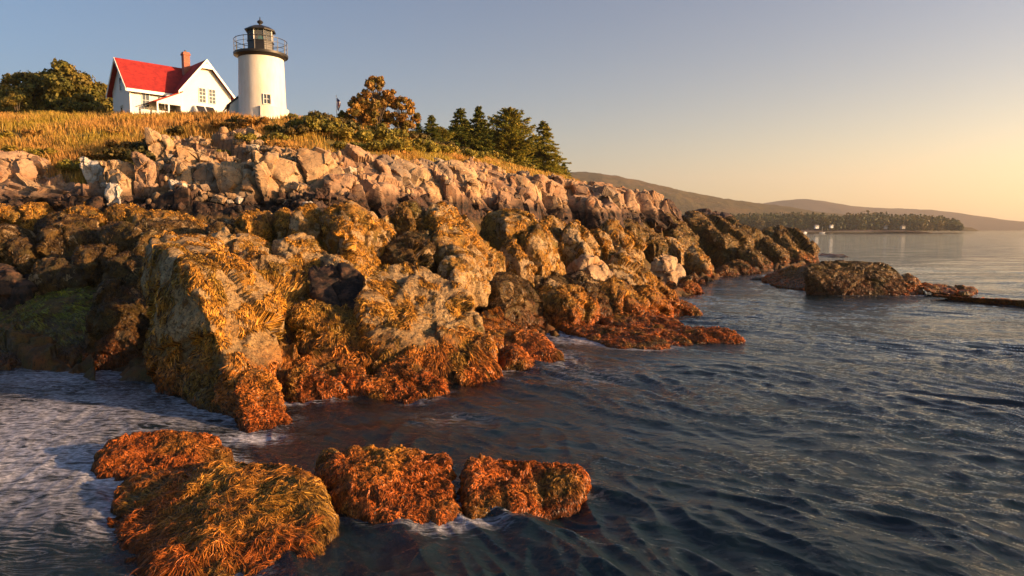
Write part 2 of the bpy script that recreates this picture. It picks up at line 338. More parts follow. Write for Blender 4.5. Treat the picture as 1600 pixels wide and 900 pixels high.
# ------------------------------------------------------------------ ground
CT = []
for px, rows in {
    -500: [(0, 14, -2), (0, 20, -.5), (0, 26, 1), (0, 34, 4.5), (0, 40, 8.5), (0, 50, 12.5), (0, 75, 14), (0, 130, 8)],
    -200: [(0, 16, -2), (0, 24, -.4), (0, 30, 1.3), (0, 37, 5.2), (0, 42, 9.3), (0, 52, 13), (0, 75, 15), (0, 130, 9)],
    0: [(0, 9, -2.2), (0, 16, -2), (0, 23.5, -.5), (470, 29, 0), (350, 35, 0), (318, 37, 0), (244, 42.5, 0), (192, 52, 0), (186, 64, 0), (0, 80, 15.5), (0, 130, 8)],
    120: [(0, 9, -2.2), (0, 18, -1.6), (0, 23.5, -.4), (470, 28.5, 0), (362, 34, 0), (318, 36.5, 0), (284, 39, 0), (235, 44, 0), (191, 52, 0), (187, 64, 0), (0, 82, 15.5)],
    230: [(0, 9, -2), (0, 18, -1.5), (0, 21, -.6), (430, 26, 0), (352, 34, 0), (320, 36.5, 0), (280, 39.5, 0), (230, 44, 0), (191, 52, 0), (190, 64, 0), (0, 85, 14)],
    340: [(0, 9, -1.6), (0, 14.5, -1.6), (0, 18, -.8), (0, 21, 1.6), (400, 26, 0), (352, 33, 0), (313, 36.5, 0), (262, 41, 0), (216, 46, 0), (188, 53, 0), (187, 64, 0), (0, 90, 12)],
    450: [(0, 9, -1.6), (0, 15, -1.6), (0, 19, -.7), (0, 23, 1.5), (405, 28, 0), (350, 33, 0), (312, 36.5, 0), (280, 39.5, 0), (240, 43, 0), (190, 52, 0), (187, 60, 0), (0, 90, 11)],
    600: [(0, 9, -1.6), (0, 15, -1.8), (0, 19.4, -.7), (0, 24, 1.), (425, 30, 0), (345, 36, 0), (318, 40, 0), (250, 46, 0), (220, 53, 0), (208, 62, 0), (0, 95, 11)],
    750: [(0, 9, -2.4), (0, 16, -2.4), (0, 21.5, -.8), (0, 28, .4), (440, 33, 0), (362, 42, 0), (325, 48, 0), (266, 56, 0), (250, 66, 0), (246, 78, 0), (0, 115, 7)],
    880: [(0, 9, -3), (0, 22, -2), (0, 32, -.6), (0, 36, .5), (435, 44, 0), (365, 54, 0), (334, 60, 0), (284, 76, 0), (278, 88, 0), (0, 104, 6), (0, 130, -1)],
    1000: [(0, 10, -3.5), (0, 28, -2.4), (0, 38, -.5), (430, 46, 0), (372, 62, 0), (345, 72, 0), (312, 84, 0), (0, 98, 7), (0, 120, -1)],
    1100: [(0, 12, -4), (0, 44, -2.4), (0, 64, -.4), (392, 80, 0), (348, 96, 0), (0, 112, 4), (0, 130, -2)],
    1200: [(0, 12, -4), (0, 55, -3), (0, 82, -.5), (375, 104, 0), (0, 118, 2), (0, 134, -2)],
    1265: [(0, 40, -3.5), (0, 80, -2.5), (0, 110, -.3), (0, 122, -1)],
    1340: [(0, 12, -4.5), (0, 40, -3), (0, 54, -1), (0, 75, -3), (0, 115, -3)],
    1600: [(0, 10, -5), (0, 40, -4), (0, 100, -5)], 2100: [(0, 10, -5), (0, 40, -5), (0, 130, -5)], 1450: [(0, 70, -4), (0, 130, -5), (0, 180, -6)], 1900: [(0, 80, -5), (0, 180, -6)], 1250: [(0, 150, -5), (0, 180, -6)]}.items():
    for a, b, c in rows:
        if c: CT.append(((px - 800) / F * b, b, c))
        else: CT.append(tuple(at(px, a, b)))
for px in (-500, -200, 100, 400, 700, 1000): CT.append(((px - 800) / F * 165, 165, -4))
CT = np.array(CT)
def uv(X, Y): return np.stack([X / Y * 2.2, np.log(Y)], 1)
_A = uv(CT[:, 0], CT[:, 1]); _n = len(_A); _K = np.linalg.norm(_A[:, None] - _A[None], axis=2)
_P = np.c_[np.ones(_n), _A]; _sol = np.linalg.solve(np.block([[_K + 1e-4 * np.eye(_n), _P], [_P.T, np.zeros((3, 3))]]), np.r_[CT[:, 2], 0, 0, 0])
GB = np.array([(-500, 41), (0, 42.5), (60, 40.5), (100, 39.2), (190, 39), (240, 40.5), (275, 46), (400, 46.3), (420, 43), (470, 42.3), (530, 45.5), (600, 46.5), (700, 52), (800, 64), (880, 76), (960, 90), (1000, 400), (3000, 400)])
def grassline(X, Y): return Y - np.interp(pxu(X, Y), GB[:, 0], GB[:, 1])
def ground_z(X, Y, detail=True):
    X = np.atleast_1d(np.asarray(X, float)); Y = np.atleast_1d(np.asarray(Y, float)); out = np.empty(len(X))
    for i in range(0, len(X), 40000):
        u = uv(X[i:i + 40000], np.minimum(Y[i:i + 40000], 190)); d = np.sqrt(((u[:, None] - _A[None]) ** 2).sum(2)); out[i:i + 40000] = d @ _sol[:_n] + np.c_[np.ones(len(u)), u] @ _sol[_n:]
    far = np.clip((Y - 150) / 30, 0, 1); out = out * (1 - far) - 6 * far
    out = np.maximum(out, -7)
    out = out - 1.6 * np.clip((out - .3) / 1.2, 0, 1) * np.clip((6.4 - out) / 1.2, 0, 1) * np.clip(Y / 38, .7, 2.2)
    if detail:
        P = np.stack([X, Y, np.zeros_like(X)], 1); g = grassline(X, Y) + 1.2 * gnoise(P * .5); gm = np.clip(g / 1.2, 0, 1); rk = (1 - gm) * np.clip((out + 2.5) / 2, 0, 1) * (1 - far)
        w = P + .15 * np.stack([gnoise(P * .7), gnoise(P * .7 + 8), 0 * X], 1); w[:, 2] = 3
        o, t, e = cells(w * [.34, .42, 1], True); o2, t2, e2 = cells(w * [1.25, 1.5, 1] + 4, True)
        out = out + rk * (.8 * o + 1.1 * t - .2 * np.exp(-e * 12) + .16 * o2 + .35 * t2 - .05 * np.exp(-e2 * 9) + .12 * fbm(P * 1.6, 4)) + gm * .12 * fbm(P * .6, 3)
    return out
nu = 820; us = np.linspace(-1.25, 1.15, nu); vs = np.concatenate([np.exp(np.linspace(math.log(7), math.log(150), 640)), np.exp(np.linspace(math.log(151), math.log(40000), 40))])
U, Vv = np.meshgrid(us, vs); X, Y = (U * Vv).ravel(), Vv.ravel(); Z = ground_z(X, Y)
i0 = (np.arange(len(vs) - 1)[:, None] * nu + np.arange(nu - 1)[None]).ravel(); Q = np.stack([i0, i0 + 1, i0 + nu + 1, i0 + nu], 1)
gr = np.clip((grassline(X, Y) + 1.5 * fbm(np.stack([X, Y, 0 * X], 1) * .5, 3)) / 1.0, 0, 1) * (Z > 3)
m = mat('shore_ground', .85, spec=.25); n = N(m); p = n.pos(); z = n.z()
wc, wb = weed_color(n, p, z, .3)
wc = n.mix(n.ramp(n.noise(p, .8, 5, .65), [(.56, 0.), (.62, .8)]), wc, (.22, .18, .15))
rc = bare_color(n, p, (.26, .15, .085), (.36, .22, .13), (.09, .06, .045), (.34, .16, .07))
zn = n.math('ADD', z, n.math('MULTIPLY', n.math('SUBTRACT', n.noise(p, .35, 4), .5), 2.2))
dk = n.mix(n.ramp(n.noise(p, 3, 6, .7), [(.45, 0.), (.6, 1.)]), (.012, .009, .008), (.07, .035, .02))
wc = n.mix(.65, wc, (.03, .02, .01)); c = n.mix(n.mr(zn, 5.2, 5.8), wc, dk); c = n.mix(n.mr(zn, 6.7, 7.3), c, rc)  # weed ground darkened: shade of the boulder gaps painted into its colour
c = n.mix(n.mr(z, -.9, -.1), (.03, .025, .012), c)
gc = n.mix(n.noise(p, .5, 5, .6), (.22, .13, .035), (.12, .11, .025)); c = n.mix(n.attr('grass', 'Fac'), c, gc)
n.l(c, n.b.inputs['Base Color']); n.l(bare_bump(n, p), n.b.inputs['Normal'])
g_o = link('ground', mkmesh('ground', np.stack([X, Y, Z], 1), Q, m, attrs={'grass': gr})); tag(g_o, kind='structure')
fz = (gr < .4) & (Z > 4.5); g_o.data.polygons.foreach_set('use_smooth', ~fz[Q[:, 0]])
def gz(x, y): return float(ground_z([x], [y])[0])
# ------------------------------------------------------------------ shore rocks
SEED = [0]; WET = []
def CW(x0, x1, y0, y1, Y, D=None, prof='dip', down=.8):
    """weed boulder: a block turned so that one broad face looks seaward and right, the other left, its top falling to the right"""
    Yc = Y + .3 * (x1 - x0) / F * Y; w = (x1 - x0) / F * Y * (1.0 if prof != 'block' else 1.04); h = (y1 - y0) / F * Y * 1.06; a = R({'dip': -38, 'dome': -45, 'block': -30, 'wedge': -50}.get(prof, -38) + rr.uniform(-14, 12)); lit = rr.uniform(.44, .66)
    d1 = np.array([-math.sin(a), math.cos(a), 0]); d2 = np.array([math.cos(a), math.sin(a), 0]); L1 = lit * w / max(abs(d1[0]), .35); L2 = (1.05 - lit) * w / abs(d2[0]); L1 = min(L1, 1.4 * w); c = at((x0 + x1) / 2, (y0 + y1) / 2, Yc); P = []
    top = {'dip': (.95, .28), 'dome': (.72, .5), 'block': (.95, .72), 'wedge': (1., -.1)}.get(prof, (.9, .4)); P = []
    for s1 in (-1, 1):
        for s2 in (-1, 1):
            tz_ = (top[0] if s2 < 0 else top[1]) * (1 if s1 > 0 else .82) + rr.uniform(-.12, .1); j = lambda k: rr.uniform(-k, k)
            P.append(c + d1 * s1 * L1 * .43 * (1 + j(.12)) + d2 * (s2 * L2 * .42 - .04 * w) * (1 + j(.12)) + [0, 0, h / 2 * tz_]); P.append(c + d1 * s1 * L1 * .53 * (1 + j(.08)) + d2 * (s2 * L2 * .54 + (.1 * w if s2 > 0 else 0)) * (1 + j(.08)) + [0, 0, -h / 2 - down])
            P.append(c + d1 * s1 * L1 * .54 + d2 * (s2 * L2 * .54 + (.07 * w if s2 > 0 else 0)) + [0, 0, h / 2 * (tz_ * .35 - .4)])
    P.append(c + [-.1 * w, .1 * w, h * .54]); return np.array(P)
def rock(label, P, m, name='boulder', sub=6, p=9, amp=.05, facet=.11, tuft=.024, cell=1.1, fr=0, L=.3, w=.05, lift=.05, curl=.7, seg=2, skip=None, pal=None, flow=None, group='seaweed covered shore rocks', cat='rock'):
    P = np.asarray(P); cc = (P.min(0) + P.max(0)) / 2; P = cc + (P - cc) * (1.08 if group == 'front reef rocks' else 1.07)
    SEED[0] += 1; rk = Rock(P, p + 9, SEED[0], amp, facet, tuft, cell, sub); me = rk.mesh(name, M[m]); c = rk.c.copy()
    o = link(name, me, c); tag(o, label, cat, group)
    if rk.lo[2] < 0: wv_ = rk.V + c; WET.append(wv_[np.abs(wv_[:, 2]) < .12][:, :2])
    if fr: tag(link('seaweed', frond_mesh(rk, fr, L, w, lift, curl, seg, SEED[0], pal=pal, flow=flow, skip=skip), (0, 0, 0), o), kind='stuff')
    return o
def H(*pts, down=.8, back=None, dz=0):
    """hull corners from places seen in the photo, each with its own distance; the lowest ones go on into the ground"""
    P = [at(*q) + [0, 0, dz] for q in pts]; zl = min(q[2] for q in P); out = list(P)
    for q in P:
        if q[2] < zl + .35 * (max(r[2] for r in P) - zl): out.append(q + [0, 0, -down])
    if back:
        for q in P: out.append(q * np.array([1 + back / q[1] * .6, 1, 1]) + [0, back, -.25 * back * 0])
    return np.array(out)
rr = random.Random(5)
def BX(x0, x1, y0, y1, Y, D=None, prof='dip', down=.7):
    """boulder hull from its extent; its profile falls away to the right as the beds of this shore do"""
    pr = {'dip': [(0, .42), (.14, .08), (.5, 0), (.82, .3), (1, .72), (1, 1), (0, 1)], 'dome': [(0, .6), (.12, .2), (.4, 0), (.7, .04), (.95, .4), (1, .75), (.97, 1), (.02, 1)],
          'block': [(0, .12), (.1, 0), (.85, .06), (1, .2), (1, 1), (0, 1)], 'ledge': [(0, .25), (.25, 0), (.6, .15), (.9, .5), (1, .85), (.97, 1), (0, 1)], 'wedge': [(0, .9), (.1, .3), (.3, 0), (.45, .1), (1, .85), (1, 1), (0, 1)], 'hump': [(0, .9), (.2, .3), (.5, 0), (.8, .3), (1, .9), (.9, 1), (.1, 1)]}[prof]
    if prof in ('dip', 'dome', 'block'): e_ = (x1 - x0) * .09; x0, x1 = x0 - e_, x1 + e_ * 1.3
    wid = (x1 - x0) / F * Y; D = D or wid * .75; P = []
    for fy, sh in ((0, .92), (.35, 1), (1, .8)):
        for u, v in pr:
            a = at(x0 + (x1 - x0) * (.5 + (u - .5) * sh) + rr.uniform(-.03, .03) * (x1 - x0), y0 + (y1 - y0) * (1 - (1 - v) * (.9 if fy == 0 and v < .9 else 1)), Y)
            q = a.copy(); q[1] += D * fy - (.25 * D if fy == 0 and v > .8 else 0); q[0] *= q[1] / a[1] * .5 + .5; P.append(q)
            if v > .9: P.append(q - [0, 0, down])
    return np.array(P)
def CR(x0, x1, y0, y1, Y, D=None, prof=None, down=.8):
    """split block: a jittered, leaning cuboid with flat faces; its joints run down to the right"""
    wid, hgt = (x1 - x0) / F * Y, (y1 - y0) / F * Y; D = D or max(wid, 1.) ; c = at((x0 + x1) / 2, (y0 + y1) / 2, Y); a = rr.uniform(-.75, .55); P = []
    for sx_ in (-.5, .5):
        for sy_ in (0, 1):
            for sz_ in (-.5, .5):
                x = sx_ * wid * 1.1 * (1 + rr.uniform(-.25, .12)) - sz_ * wid * .38; y = (sy_ - .3) * D * (1 + rr.uniform(-.2, .2)) + (sz_ + .5) * D * .35; z = sz_ * hgt * (1 + rr.uniform(-.25, .1)) - (sx_ * hgt * .35 if sz_ > 0 else down)
                P.append(c + [x * math.cos(a) - y * math.sin(a) * .6, x * math.sin(a) + y * math.cos(a), z])
    P.append(c + [-.1 * wid, .3 * D, hgt * .55]); return np.array(P)
# foreground reef
rock('big front reef block with golden strands combed down its face', H((195, 742, 12.7), (240, 730, 12.9), (350, 730, 12.8), (440, 718, 12.5), (482, 728, 12.1), (525, 825, 10.6), (530, 880, 9.9), (500, 930, 9.0), (250, 950, 8.7), (175, 900, 9.6), (172, 800, 11.3), (225, 780, 11.6), (470, 780, 11.4), (440, 850, 10.0), (260, 850, 10.1), down=1.), 'weeddarkshade', 'reef_rock', 7, 8, .07, .05, .05, fr=105000, L=.42, w=.0105, lift=.04, curl=.3, seg=4, group='front reef rocks')
rock('low reef rock at the far left of the front row, orange on its back edge', H((156, 702, 14.3), (190, 682, 14.8), (270, 673, 15), (335, 684, 14.9), (362, 706, 14.5), (355, 730, 13.9), (200, 765, 13), (160, 742, 13.5), down=1.), 'weeddarkshade', 'reef_rock', 6, 8, .06, .05, .05, fr=56000, L=.17, w=.0115, lift=.035, curl=.5, seg=3, group='front reef rocks')
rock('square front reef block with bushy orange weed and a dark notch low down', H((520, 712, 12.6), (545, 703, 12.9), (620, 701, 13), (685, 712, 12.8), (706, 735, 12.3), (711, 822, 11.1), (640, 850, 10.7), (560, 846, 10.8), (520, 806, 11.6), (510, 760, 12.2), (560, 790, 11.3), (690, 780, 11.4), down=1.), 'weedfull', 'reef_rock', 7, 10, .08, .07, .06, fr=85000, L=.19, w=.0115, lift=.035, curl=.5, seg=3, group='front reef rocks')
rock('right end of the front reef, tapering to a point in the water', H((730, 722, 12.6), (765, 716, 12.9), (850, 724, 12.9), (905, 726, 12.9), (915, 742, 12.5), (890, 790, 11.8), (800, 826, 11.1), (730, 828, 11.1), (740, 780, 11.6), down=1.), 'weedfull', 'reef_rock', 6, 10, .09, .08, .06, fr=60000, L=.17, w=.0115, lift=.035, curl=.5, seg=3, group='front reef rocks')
rock('low dark weed knob wedged between the front reef blocks', BX(478, 535, 724, 800, 12.3, 1.0, 'hump'), 'weeddarkshade', 'reef_rock', 6, fr=16000, L=.18, w=.012, group='front reef rocks')
# big left block and its foot
rock('tall square rock on the left with a dark draped side and a sunlit face', H((232, 382, 24), (245, 376, 25), (300, 380, 25), (320, 398, 24.5), (385, 424, 22.5), (300, 426, 20.2), (262, 402, 22.2), (438, 515, 21), (443, 560, 20.6), (402, 590, 19.8), (366, 600, 18.2), (310, 470, 19.6), (250, 480, 21.7), (246, 598, 20.6), down=1.6), 'weedbare', 'boulder', 7, 22, .05, .09, .045, fr=19000, L=.42, w=.05, lift=.08, curl=.5, seg=3, skip=-.02)
rock('crown of weed on the back shoulder of the tall left block', BX(238, 326, 371, 412, 24.6, 2.2, 'block'), 'weedbare', 'boulder', 6, fr=3500, L=.3, w=.05, skip=-.05)
rock('dark undercut footing below the tall left block', H((262, 560, 20.5), (380, 580, 18.4), (378, 655, 17.6), (310, 650, 18.6), (262, 610, 20.4), down=1.), 'weeddarkshade', 'boulder', 6, 9, fr=5000, L=.4, w=.05, seg=3)
rock('orange buttress at the foot of the tall left block', H((372, 592, 18.1), (400, 575, 18.8), (425, 590, 18.6), (445, 645, 17.5), (450, 664, 17.2), (392, 682, 16.5), (374, 672, 16.8), down=.8), 'weedfull', 'boulder', 6, 11, .05, .05, .06, fr=8000, L=.22, w=.04, lift=.06, curl=.8)
rock('lumpy weed rock between the orange buttress and the drape', H((405, 560, 20.8), (432, 528, 21.3), (465, 540, 21.2), (488, 590, 20), (495, 632, 19.3), (445, 636, 19.2), (400, 605, 19.8)), 'weed', fr=6000, L=.26, w=.045, skip=-.15)
rock('long narrow weed ledge slanting down to dark water', H((470, 552, 21.6), (500, 546, 22), (565, 580, 21), (605, 602, 20.2), (622, 630, 19.5), (560, 635, 19.3), (492, 632, 19.4)), 'weedfull', 'rock_ledge', fr=7000, L=.25, w=.045, skip=-.2)
rock('short weed wedge below the slanting ledge', H((450, 580, 19.9), (490, 570, 20.2), (540, 612, 19.5), (548, 632, 19.2), (495, 633, 19.1), (455, 628, 19.3)), 'weedfull', fr=3500, L=.22, w=.045)
rock('rock with weed hanging in a ragged fringe over a dark hollow', H((462, 478, 23.8), (492, 465, 24.2), (545, 480, 24), (585, 530, 22.8), (584, 562, 22), (525, 562, 21.8), (470, 545, 22.4)), 'weedfull', fr=7000, L=.40, w=.05, lift=.1, curl=.4, seg=3)
rock('blunt nosed weed rock on the water left of the great mound', H((588, 566, 21.6), (640, 568, 21.3), (682, 590, 20.6), (696, 612, 20), (645, 633, 19.4), (600, 630, 19.5)), 'weedfull', fr=6500, L=.24, w=.045, lift=.07)
rock('great central mound with a pale bare crown and orange skirts', H((566, 440, 24.6), (600, 418, 26.6), (645, 414, 27), (690, 432, 26.6), (725, 455, 26), (745, 505, 25), (765, 560, 23.4), (788, 603, 21.9), (700, 614, 21), (640, 602, 21.2), (600, 560, 22), (565, 490, 23.6)), 'weedbare', 'boulder', 7, 16, .06, .11, .045, fr=22000, L=.34, w=.05, lift=.08, curl=.6, skip=.04)
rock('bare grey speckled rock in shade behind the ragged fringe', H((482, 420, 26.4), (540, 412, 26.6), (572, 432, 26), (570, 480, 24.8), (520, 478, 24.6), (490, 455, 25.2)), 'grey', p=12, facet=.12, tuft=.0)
rock('dark weed shelf between the two big near rocks', H((400, 430, 26), (470, 425, 26.6), (500, 470, 24.6), (470, 540, 22.8), (430, 540, 22.4), (400, 470, 24.5)), 'weeddarkshade', fr=5000, L=.4, w=.05)
rock('long orange finger rock reaching into the water', H((742, 492, 29.5), (780, 486, 30.5), (830, 520, 28), (903, 578, 24.3), (900, 591, 23.7), (840, 590, 23.7), (780, 560, 25), (745, 525, 27)), 'weedfull', 'rock_ledge', fr=9000, L=.25, w=.05)
rock('small dark weed hump beside the finger rock', BX(768, 838, 548, 583, 24.2, 1.6, 'hump'), 'weeddarkshade', fr=2500, L=.22, w=.05)
rock('long dark ledge above the two wet ledges', H((930, 488, 36.5), (985, 480, 37), (1040, 495, 34.5), (1080, 512, 32.5), (1062, 521, 31.6), (960, 516, 32.5), down=.5), 'weedfull', 'rock_ledge', 6, 4, .07, .05, .05, fr=3800, L=.25, w=.05)
rock('left wet ledge, dark with a red tip', H((855, 504, 34.5), (910, 505, 33), (1000, 520, 30.5), (1048, 538, 28.5), (1040, 546, 28), (965, 545, 28), (905, 522, 31), down=.5), 'weedfull', 'rock_ledge', 6, 4, .07, .05, .05, fr=3800, L=.25, w=.05)
rock('middle wet ledge with a yellow tip', H((960, 506, 33), (1000, 502, 33.3), (1060, 520, 30.8), (1082, 536, 29.2), (1070, 544, 28.6), (1012, 536, 29.3), down=.5), 'weedfull', 'rock_ledge', 6, 4, .07, .05, .05, fr=3800, L=.25, w=.05)
rock('rightmost wet ledge, a low red hump alone at its tip', H((1056, 522, 31.4), (1095, 510, 31.8), (1142, 514, 30.8), (1162, 528, 30), (1150, 536, 29.4), (1080, 534, 29.6), down=.5), 'weedfull', 'rock_ledge', 6, 4, .07, .05, .05, fr=3800, L=.25, w=.05)
# second row
T = [
 ('lit weed mound behind the tall left block', 318, 420, 364, 412, 27.5, 'dome', 'weedbare', 4000), ('pinkish bare topped ledge beside the shaded shelf', 372, 450, 392, 432, 26.2, 'ledge', 'weedbare', 1500),
 ('streaky pale and gold rock running down to the speckled rock', 425, 510, 372, 425, 28, 'dip', 'weedbare', 2500), ('pink flat stone at the top of the shaded shelf', 505, 560, 402, 424, 27.6, 'ledge', 'weedbare', 700),
 ('square golden boulder at the left end of the back row', 380, 430, 335, 386, 31.5, 'block', 'weed', 3500), ('round golden boulder next to the square one', 424, 466, 330, 380, 31.6, 'dome', 'weed', 3000),
 ('golden boulder sloping right with grey left shoulder', 464, 528, 327, 404, 30.6, 'dip', 'weed', 4500), ('largest golden boulder of the back row with drooping skirts', 508, 604, 321, 416, 30, 'dip', 'weed', 7500),
 ('small golden knob in the shaded hollow of the back row', 588, 634, 340, 388, 32, 'dip', 'weed', 2500), ('dark left half of a split boulder in the back row', 626, 668, 321, 380, 33, 'block', 'weedolive', 3000),
 ('bright right half of a split boulder in the back row', 663, 738, 321, 378, 33, 'dip', 'weed', 4200), ('dark weed base under the split boulder', 600, 730, 365, 420, 31.5, 'block', 'weeddarkshade', 4500),
 ('smooth domed boulder with mustard weed', 752, 844, 326, 392, 38, 'dome', 'weed', 5000), ('orange boulder in front of the domed one', 682, 782, 363, 425, 32, 'dip', 'weed', 5000),
 ('bare grey rock with white quartz patch', 690, 752, 404, 450, 30, 'block', 'weedbare', 300), ('slender slanting spur of rock below the domed boulder', 786, 830, 382, 432, 35, 'wedge', 'weedbare', 1000),
 ('cone shaped golden boulder with a dark skirt', 818, 876, 358, 430, 37, 'dip', 'weed', 3600), ('golden boulder at the right shoulder of the domed one', 838, 905, 340, 392, 42, 'dip', 'weed', 3000),
 ('golden boulder with a grey bare flank', 876, 935, 355, 412, 40.5, 'dip', 'weedbare', 2600), ('golden boulder draped in fine weed above the pale knobs', 905, 968, 360, 412, 42, 'dome', 'weedbare', 3200),
 ('tall golden outcrop at the right end of the middle rocks', 938, 1000, 345, 420, 45, 'dip', 'weed', 4000), ('pale bare knobs like knuckles on the middle rocks', 888, 950, 402, 446, 39, 'dome', 'knob', 0),
 ('warm lit knobbly outcrop hung with orange weed', 940, 1024, 404, 470, 40, 'dip', 'weedbare', 4500), ('orange ramp below the knobbly outcrop', 985, 1045, 425, 475, 41, 'dip', 'weedfull', 2500),
 ('long shaded back with moss in the middle of the shore', 800, 905, 425, 480, 36, 'ledge', 'weeddarkshade', 3000), ('dark crevice rock behind the flat red faced block', 740, 845, 432, 500, 32, 'block', 'weeddarkshade', 3500),
 ('flat topped block with a straight red orange face', 836, 938, 452, 505, 34.2, 'block', 'weedfull', 6000), ('dark rounded back dropping to an orange nose', 866, 968, 434, 502, 36, 'dip', 'weeddarkshade', 4000),
 ('ribbed orange rock above the long ledges', 930, 1036, 440, 506, 36.5, 'dip', 'weedfull', 5000), ('thin orange rib along the water edge', 1000, 1042, 448, 492, 38.5, 'dip', 'weedfull', 2200),


 ('slim red ledge alone beside the ribbed rock', 1036, 1098, 474, 498, 39, 'ledge', 'weedfull', 1600), ('small red topped rock in the cove', 1056, 1100, 442, 461, 53, 'hump', 'weedfull', 1200),
 ('flat dark rock behind the small red one', 1062, 1100, 430, 447, 62, 'hump', 'weeddarkshade', 500), ('little dark stone awash in the cove', 1094, 1116, 432, 442, 65, 'hump', 'weeddarkshade', 200),
 ('small orange knob joined to the cove edge', 1036, 1062, 441, 457, 54, 'hump', 'weedfull', 500), ('low red stones at the head of the foam inlet', 800, 835, 496, 512, 34, 'hump', 'weedfull', 600),
 ('red brown stone at the foot of the red faced block', 832, 862, 494, 510, 33.5, 'hump', 'weedfull', 500),
 # right headland
 ('whitish boulder with dark streaks by the cove', 1014, 1064, 397, 438, 62, 'dome', 'knob', 0), ('cream boulder with a golden lit right side', 1034, 1076, 374, 402, 72, 'dip', 'weedbare', 500),
 ('dark humped boulder left of the cream one', 998, 1040, 364, 400, 68, 'dome', 'weedolive', 700), ('row of small brown humps below the red crag', 962, 1010, 345, 368, 66, 'dip', 'weedolive', 500),
 ('long brown ridge falling right across the headland', 1008, 1096, 340, 386, 82, 'dip', 'weedolive', 1800), ('largest brown whaleback of the headland', 1050, 1158, 338, 388, 88, 'dip', 'weedolive', 2600),
 ('square shouldered boulder at the top of the headland', 1126, 1182, 341, 386, 96, 'dip', 'weedolive', 1800), ('olive boulder with a lit right rim at mid headland', 1108, 1152, 379, 412, 86, 'dome', 'weedolive', 900),
 ('forked orange boulder standing at the cove edge', 1068, 1114, 390, 436, 68, 'dip', 'weed', 1200), ('dark boulder with red flank near the point', 1148, 1202, 386, 426, 84, 'dip', 'weedolive', 1400),
 ('steep weed boulder between whaleback and point', 1180, 1232, 372, 420, 94, 'dip', 'weedolive', 1400), ('flat olive slab at the water below the headland', 1128, 1190, 408, 433, 76, 'hump', 'weedolive', 900),
 ('small olive slab left of the flat one', 1112, 1156, 419, 436, 72, 'hump', 'weedolive', 500), ('outermost slope of the headland falling to the sea', 1190, 1262, 354, 412, 106, 'dip', 'weedolive', 1800),
 ('red weed toe of the headland', 1224, 1268, 392, 413, 102, 'dip', 'weedfull', 700), ('grey boulder at the head of the cove', 1062, 1092, 415, 436, 68, 'dome', 'weeddarkshade', 300),
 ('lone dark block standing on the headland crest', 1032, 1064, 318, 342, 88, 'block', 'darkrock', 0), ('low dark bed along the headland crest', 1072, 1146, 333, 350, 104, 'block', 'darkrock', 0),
 # left shore
 ('sunlit gold weed ledge at the left edge of the picture', -30, 42, 320, 348, 35, 'ledge', 'weedfull', 1500), ('small wedge of gold weed on the left ledges', 38, 80, 318, 345, 35, 'wedge', 'weedfull', 1200),
 ('gold weed slab below the pink slope', 100, 168, 320, 346, 35, 'ledge', 'weedfull', 2000), ('double gold hump above the dark drapes', 164, 232, 320, 346, 35.2, 'ledge', 'weedfull', 1800),
 ('long flat gold ledge above the dark fringe', 214, 322, 330, 358, 34, 'ledge', 'weed', 2600), ('dark round drape of weed like thatch', 50, 175, 338, 395, 32.6, 'dome', 'weeddarkshade', 5000),
 ('dark fringe of hanging weed under the long gold ledge', 205, 330, 346, 384, 32.6, 'block', 'weeddarkshade', 4000), ('shaded weed bank at the left edge', -60, 60, 350, 410, 31.5, 'ledge', 'weeddarkshade', 3000),
 ('brown cap of weed on the shaded flats', 130, 215, 384, 425, 30, 'dome', 'weeddarkshade', 3000), ('pale streaked ledge on the shaded flats', 40, 140, 398, 440, 29.6, 'ledge', 'weeddarkshade', 1500),
 ('low grey weed ledge touching the tall left block', 165, 245, 400, 452, 28, 'ledge', 'weeddarkshade', 2200), ('grey bare bed at the shaded left margin', -50, 50, 418, 460, 29, 'ledge', 'grey', 0),
 ('dark ledge right of the yellow green mat', 150, 240, 440, 492, 26.8, 'ledge', 'weeddarkshade', 2500), ('blocky dark rock with white barnacle patches over the left pool', 130, 246, 474, 585, 24.2, 'ledge', 'weeddarkshade', 6000),
 ('dark shelf behind the lit mound', 320, 390, 345, 375, 31, 'ledge', 'weeddarkshade', 1500)]
for lb, x0, x1, y0, y1, Yd, pf, mt, fr in T:
    k = Yd / 30
    bare = mt in ('pale', 'grey', 'darkrock', 'knob')
    rock(lb, (CW if pf in ('dip', 'dome', 'block', 'wedge') else BX)(x0, x1, y0, y1, Yd, None, pf), mt, 'rock_ledge' if pf in ('ledge', 'hump') else 'boulder', 6, 30 if bare else 15, .05, .2 if bare else .15, 0 if bare else .016 + .012 * k, 1.15, fr=int(fr * 1.15), L=.26 * k ** .6, w=.052 * k, lift=.07 * k ** .5, curl=.75, skip=-.12 if mt in ('weed', 'weedbare') else None,
         pal=(((.26, .14, .03), (.30, .09, .02), (.03, .016, .008), (.13, .11, .02)) if mt == 'weedolive' else ((.13, .07, .02), (.22, .065, .015), (.02, .012, .006), (.09, .07, .015))) if mt in ('weedolive', 'weeddarkshade') else None)  # darker frond palettes: dark wrack with shade put into the colour
green = ((.30, .27, .02), (.14, .06, .02), (.04, .02, .01), (.26, .27, .02))
rock('broad slab with a yellow green weed mat sloping to the left pool', H((-60, 462, 30.5), (20, 432, 31), (90, 436, 30.4), (160, 462, 28), (178, 500, 26.4), (140, 545, 24.8), (60, 560, 24.6), (-60, 575, 24.2)), 'weedolive', 'rock_ledge', 6, 8, .06, .05, .05, fr=9000, L=.4, w=.05, curl=.3, seg=3, pal=green, flow=np.array([.8, -.4, 0]))
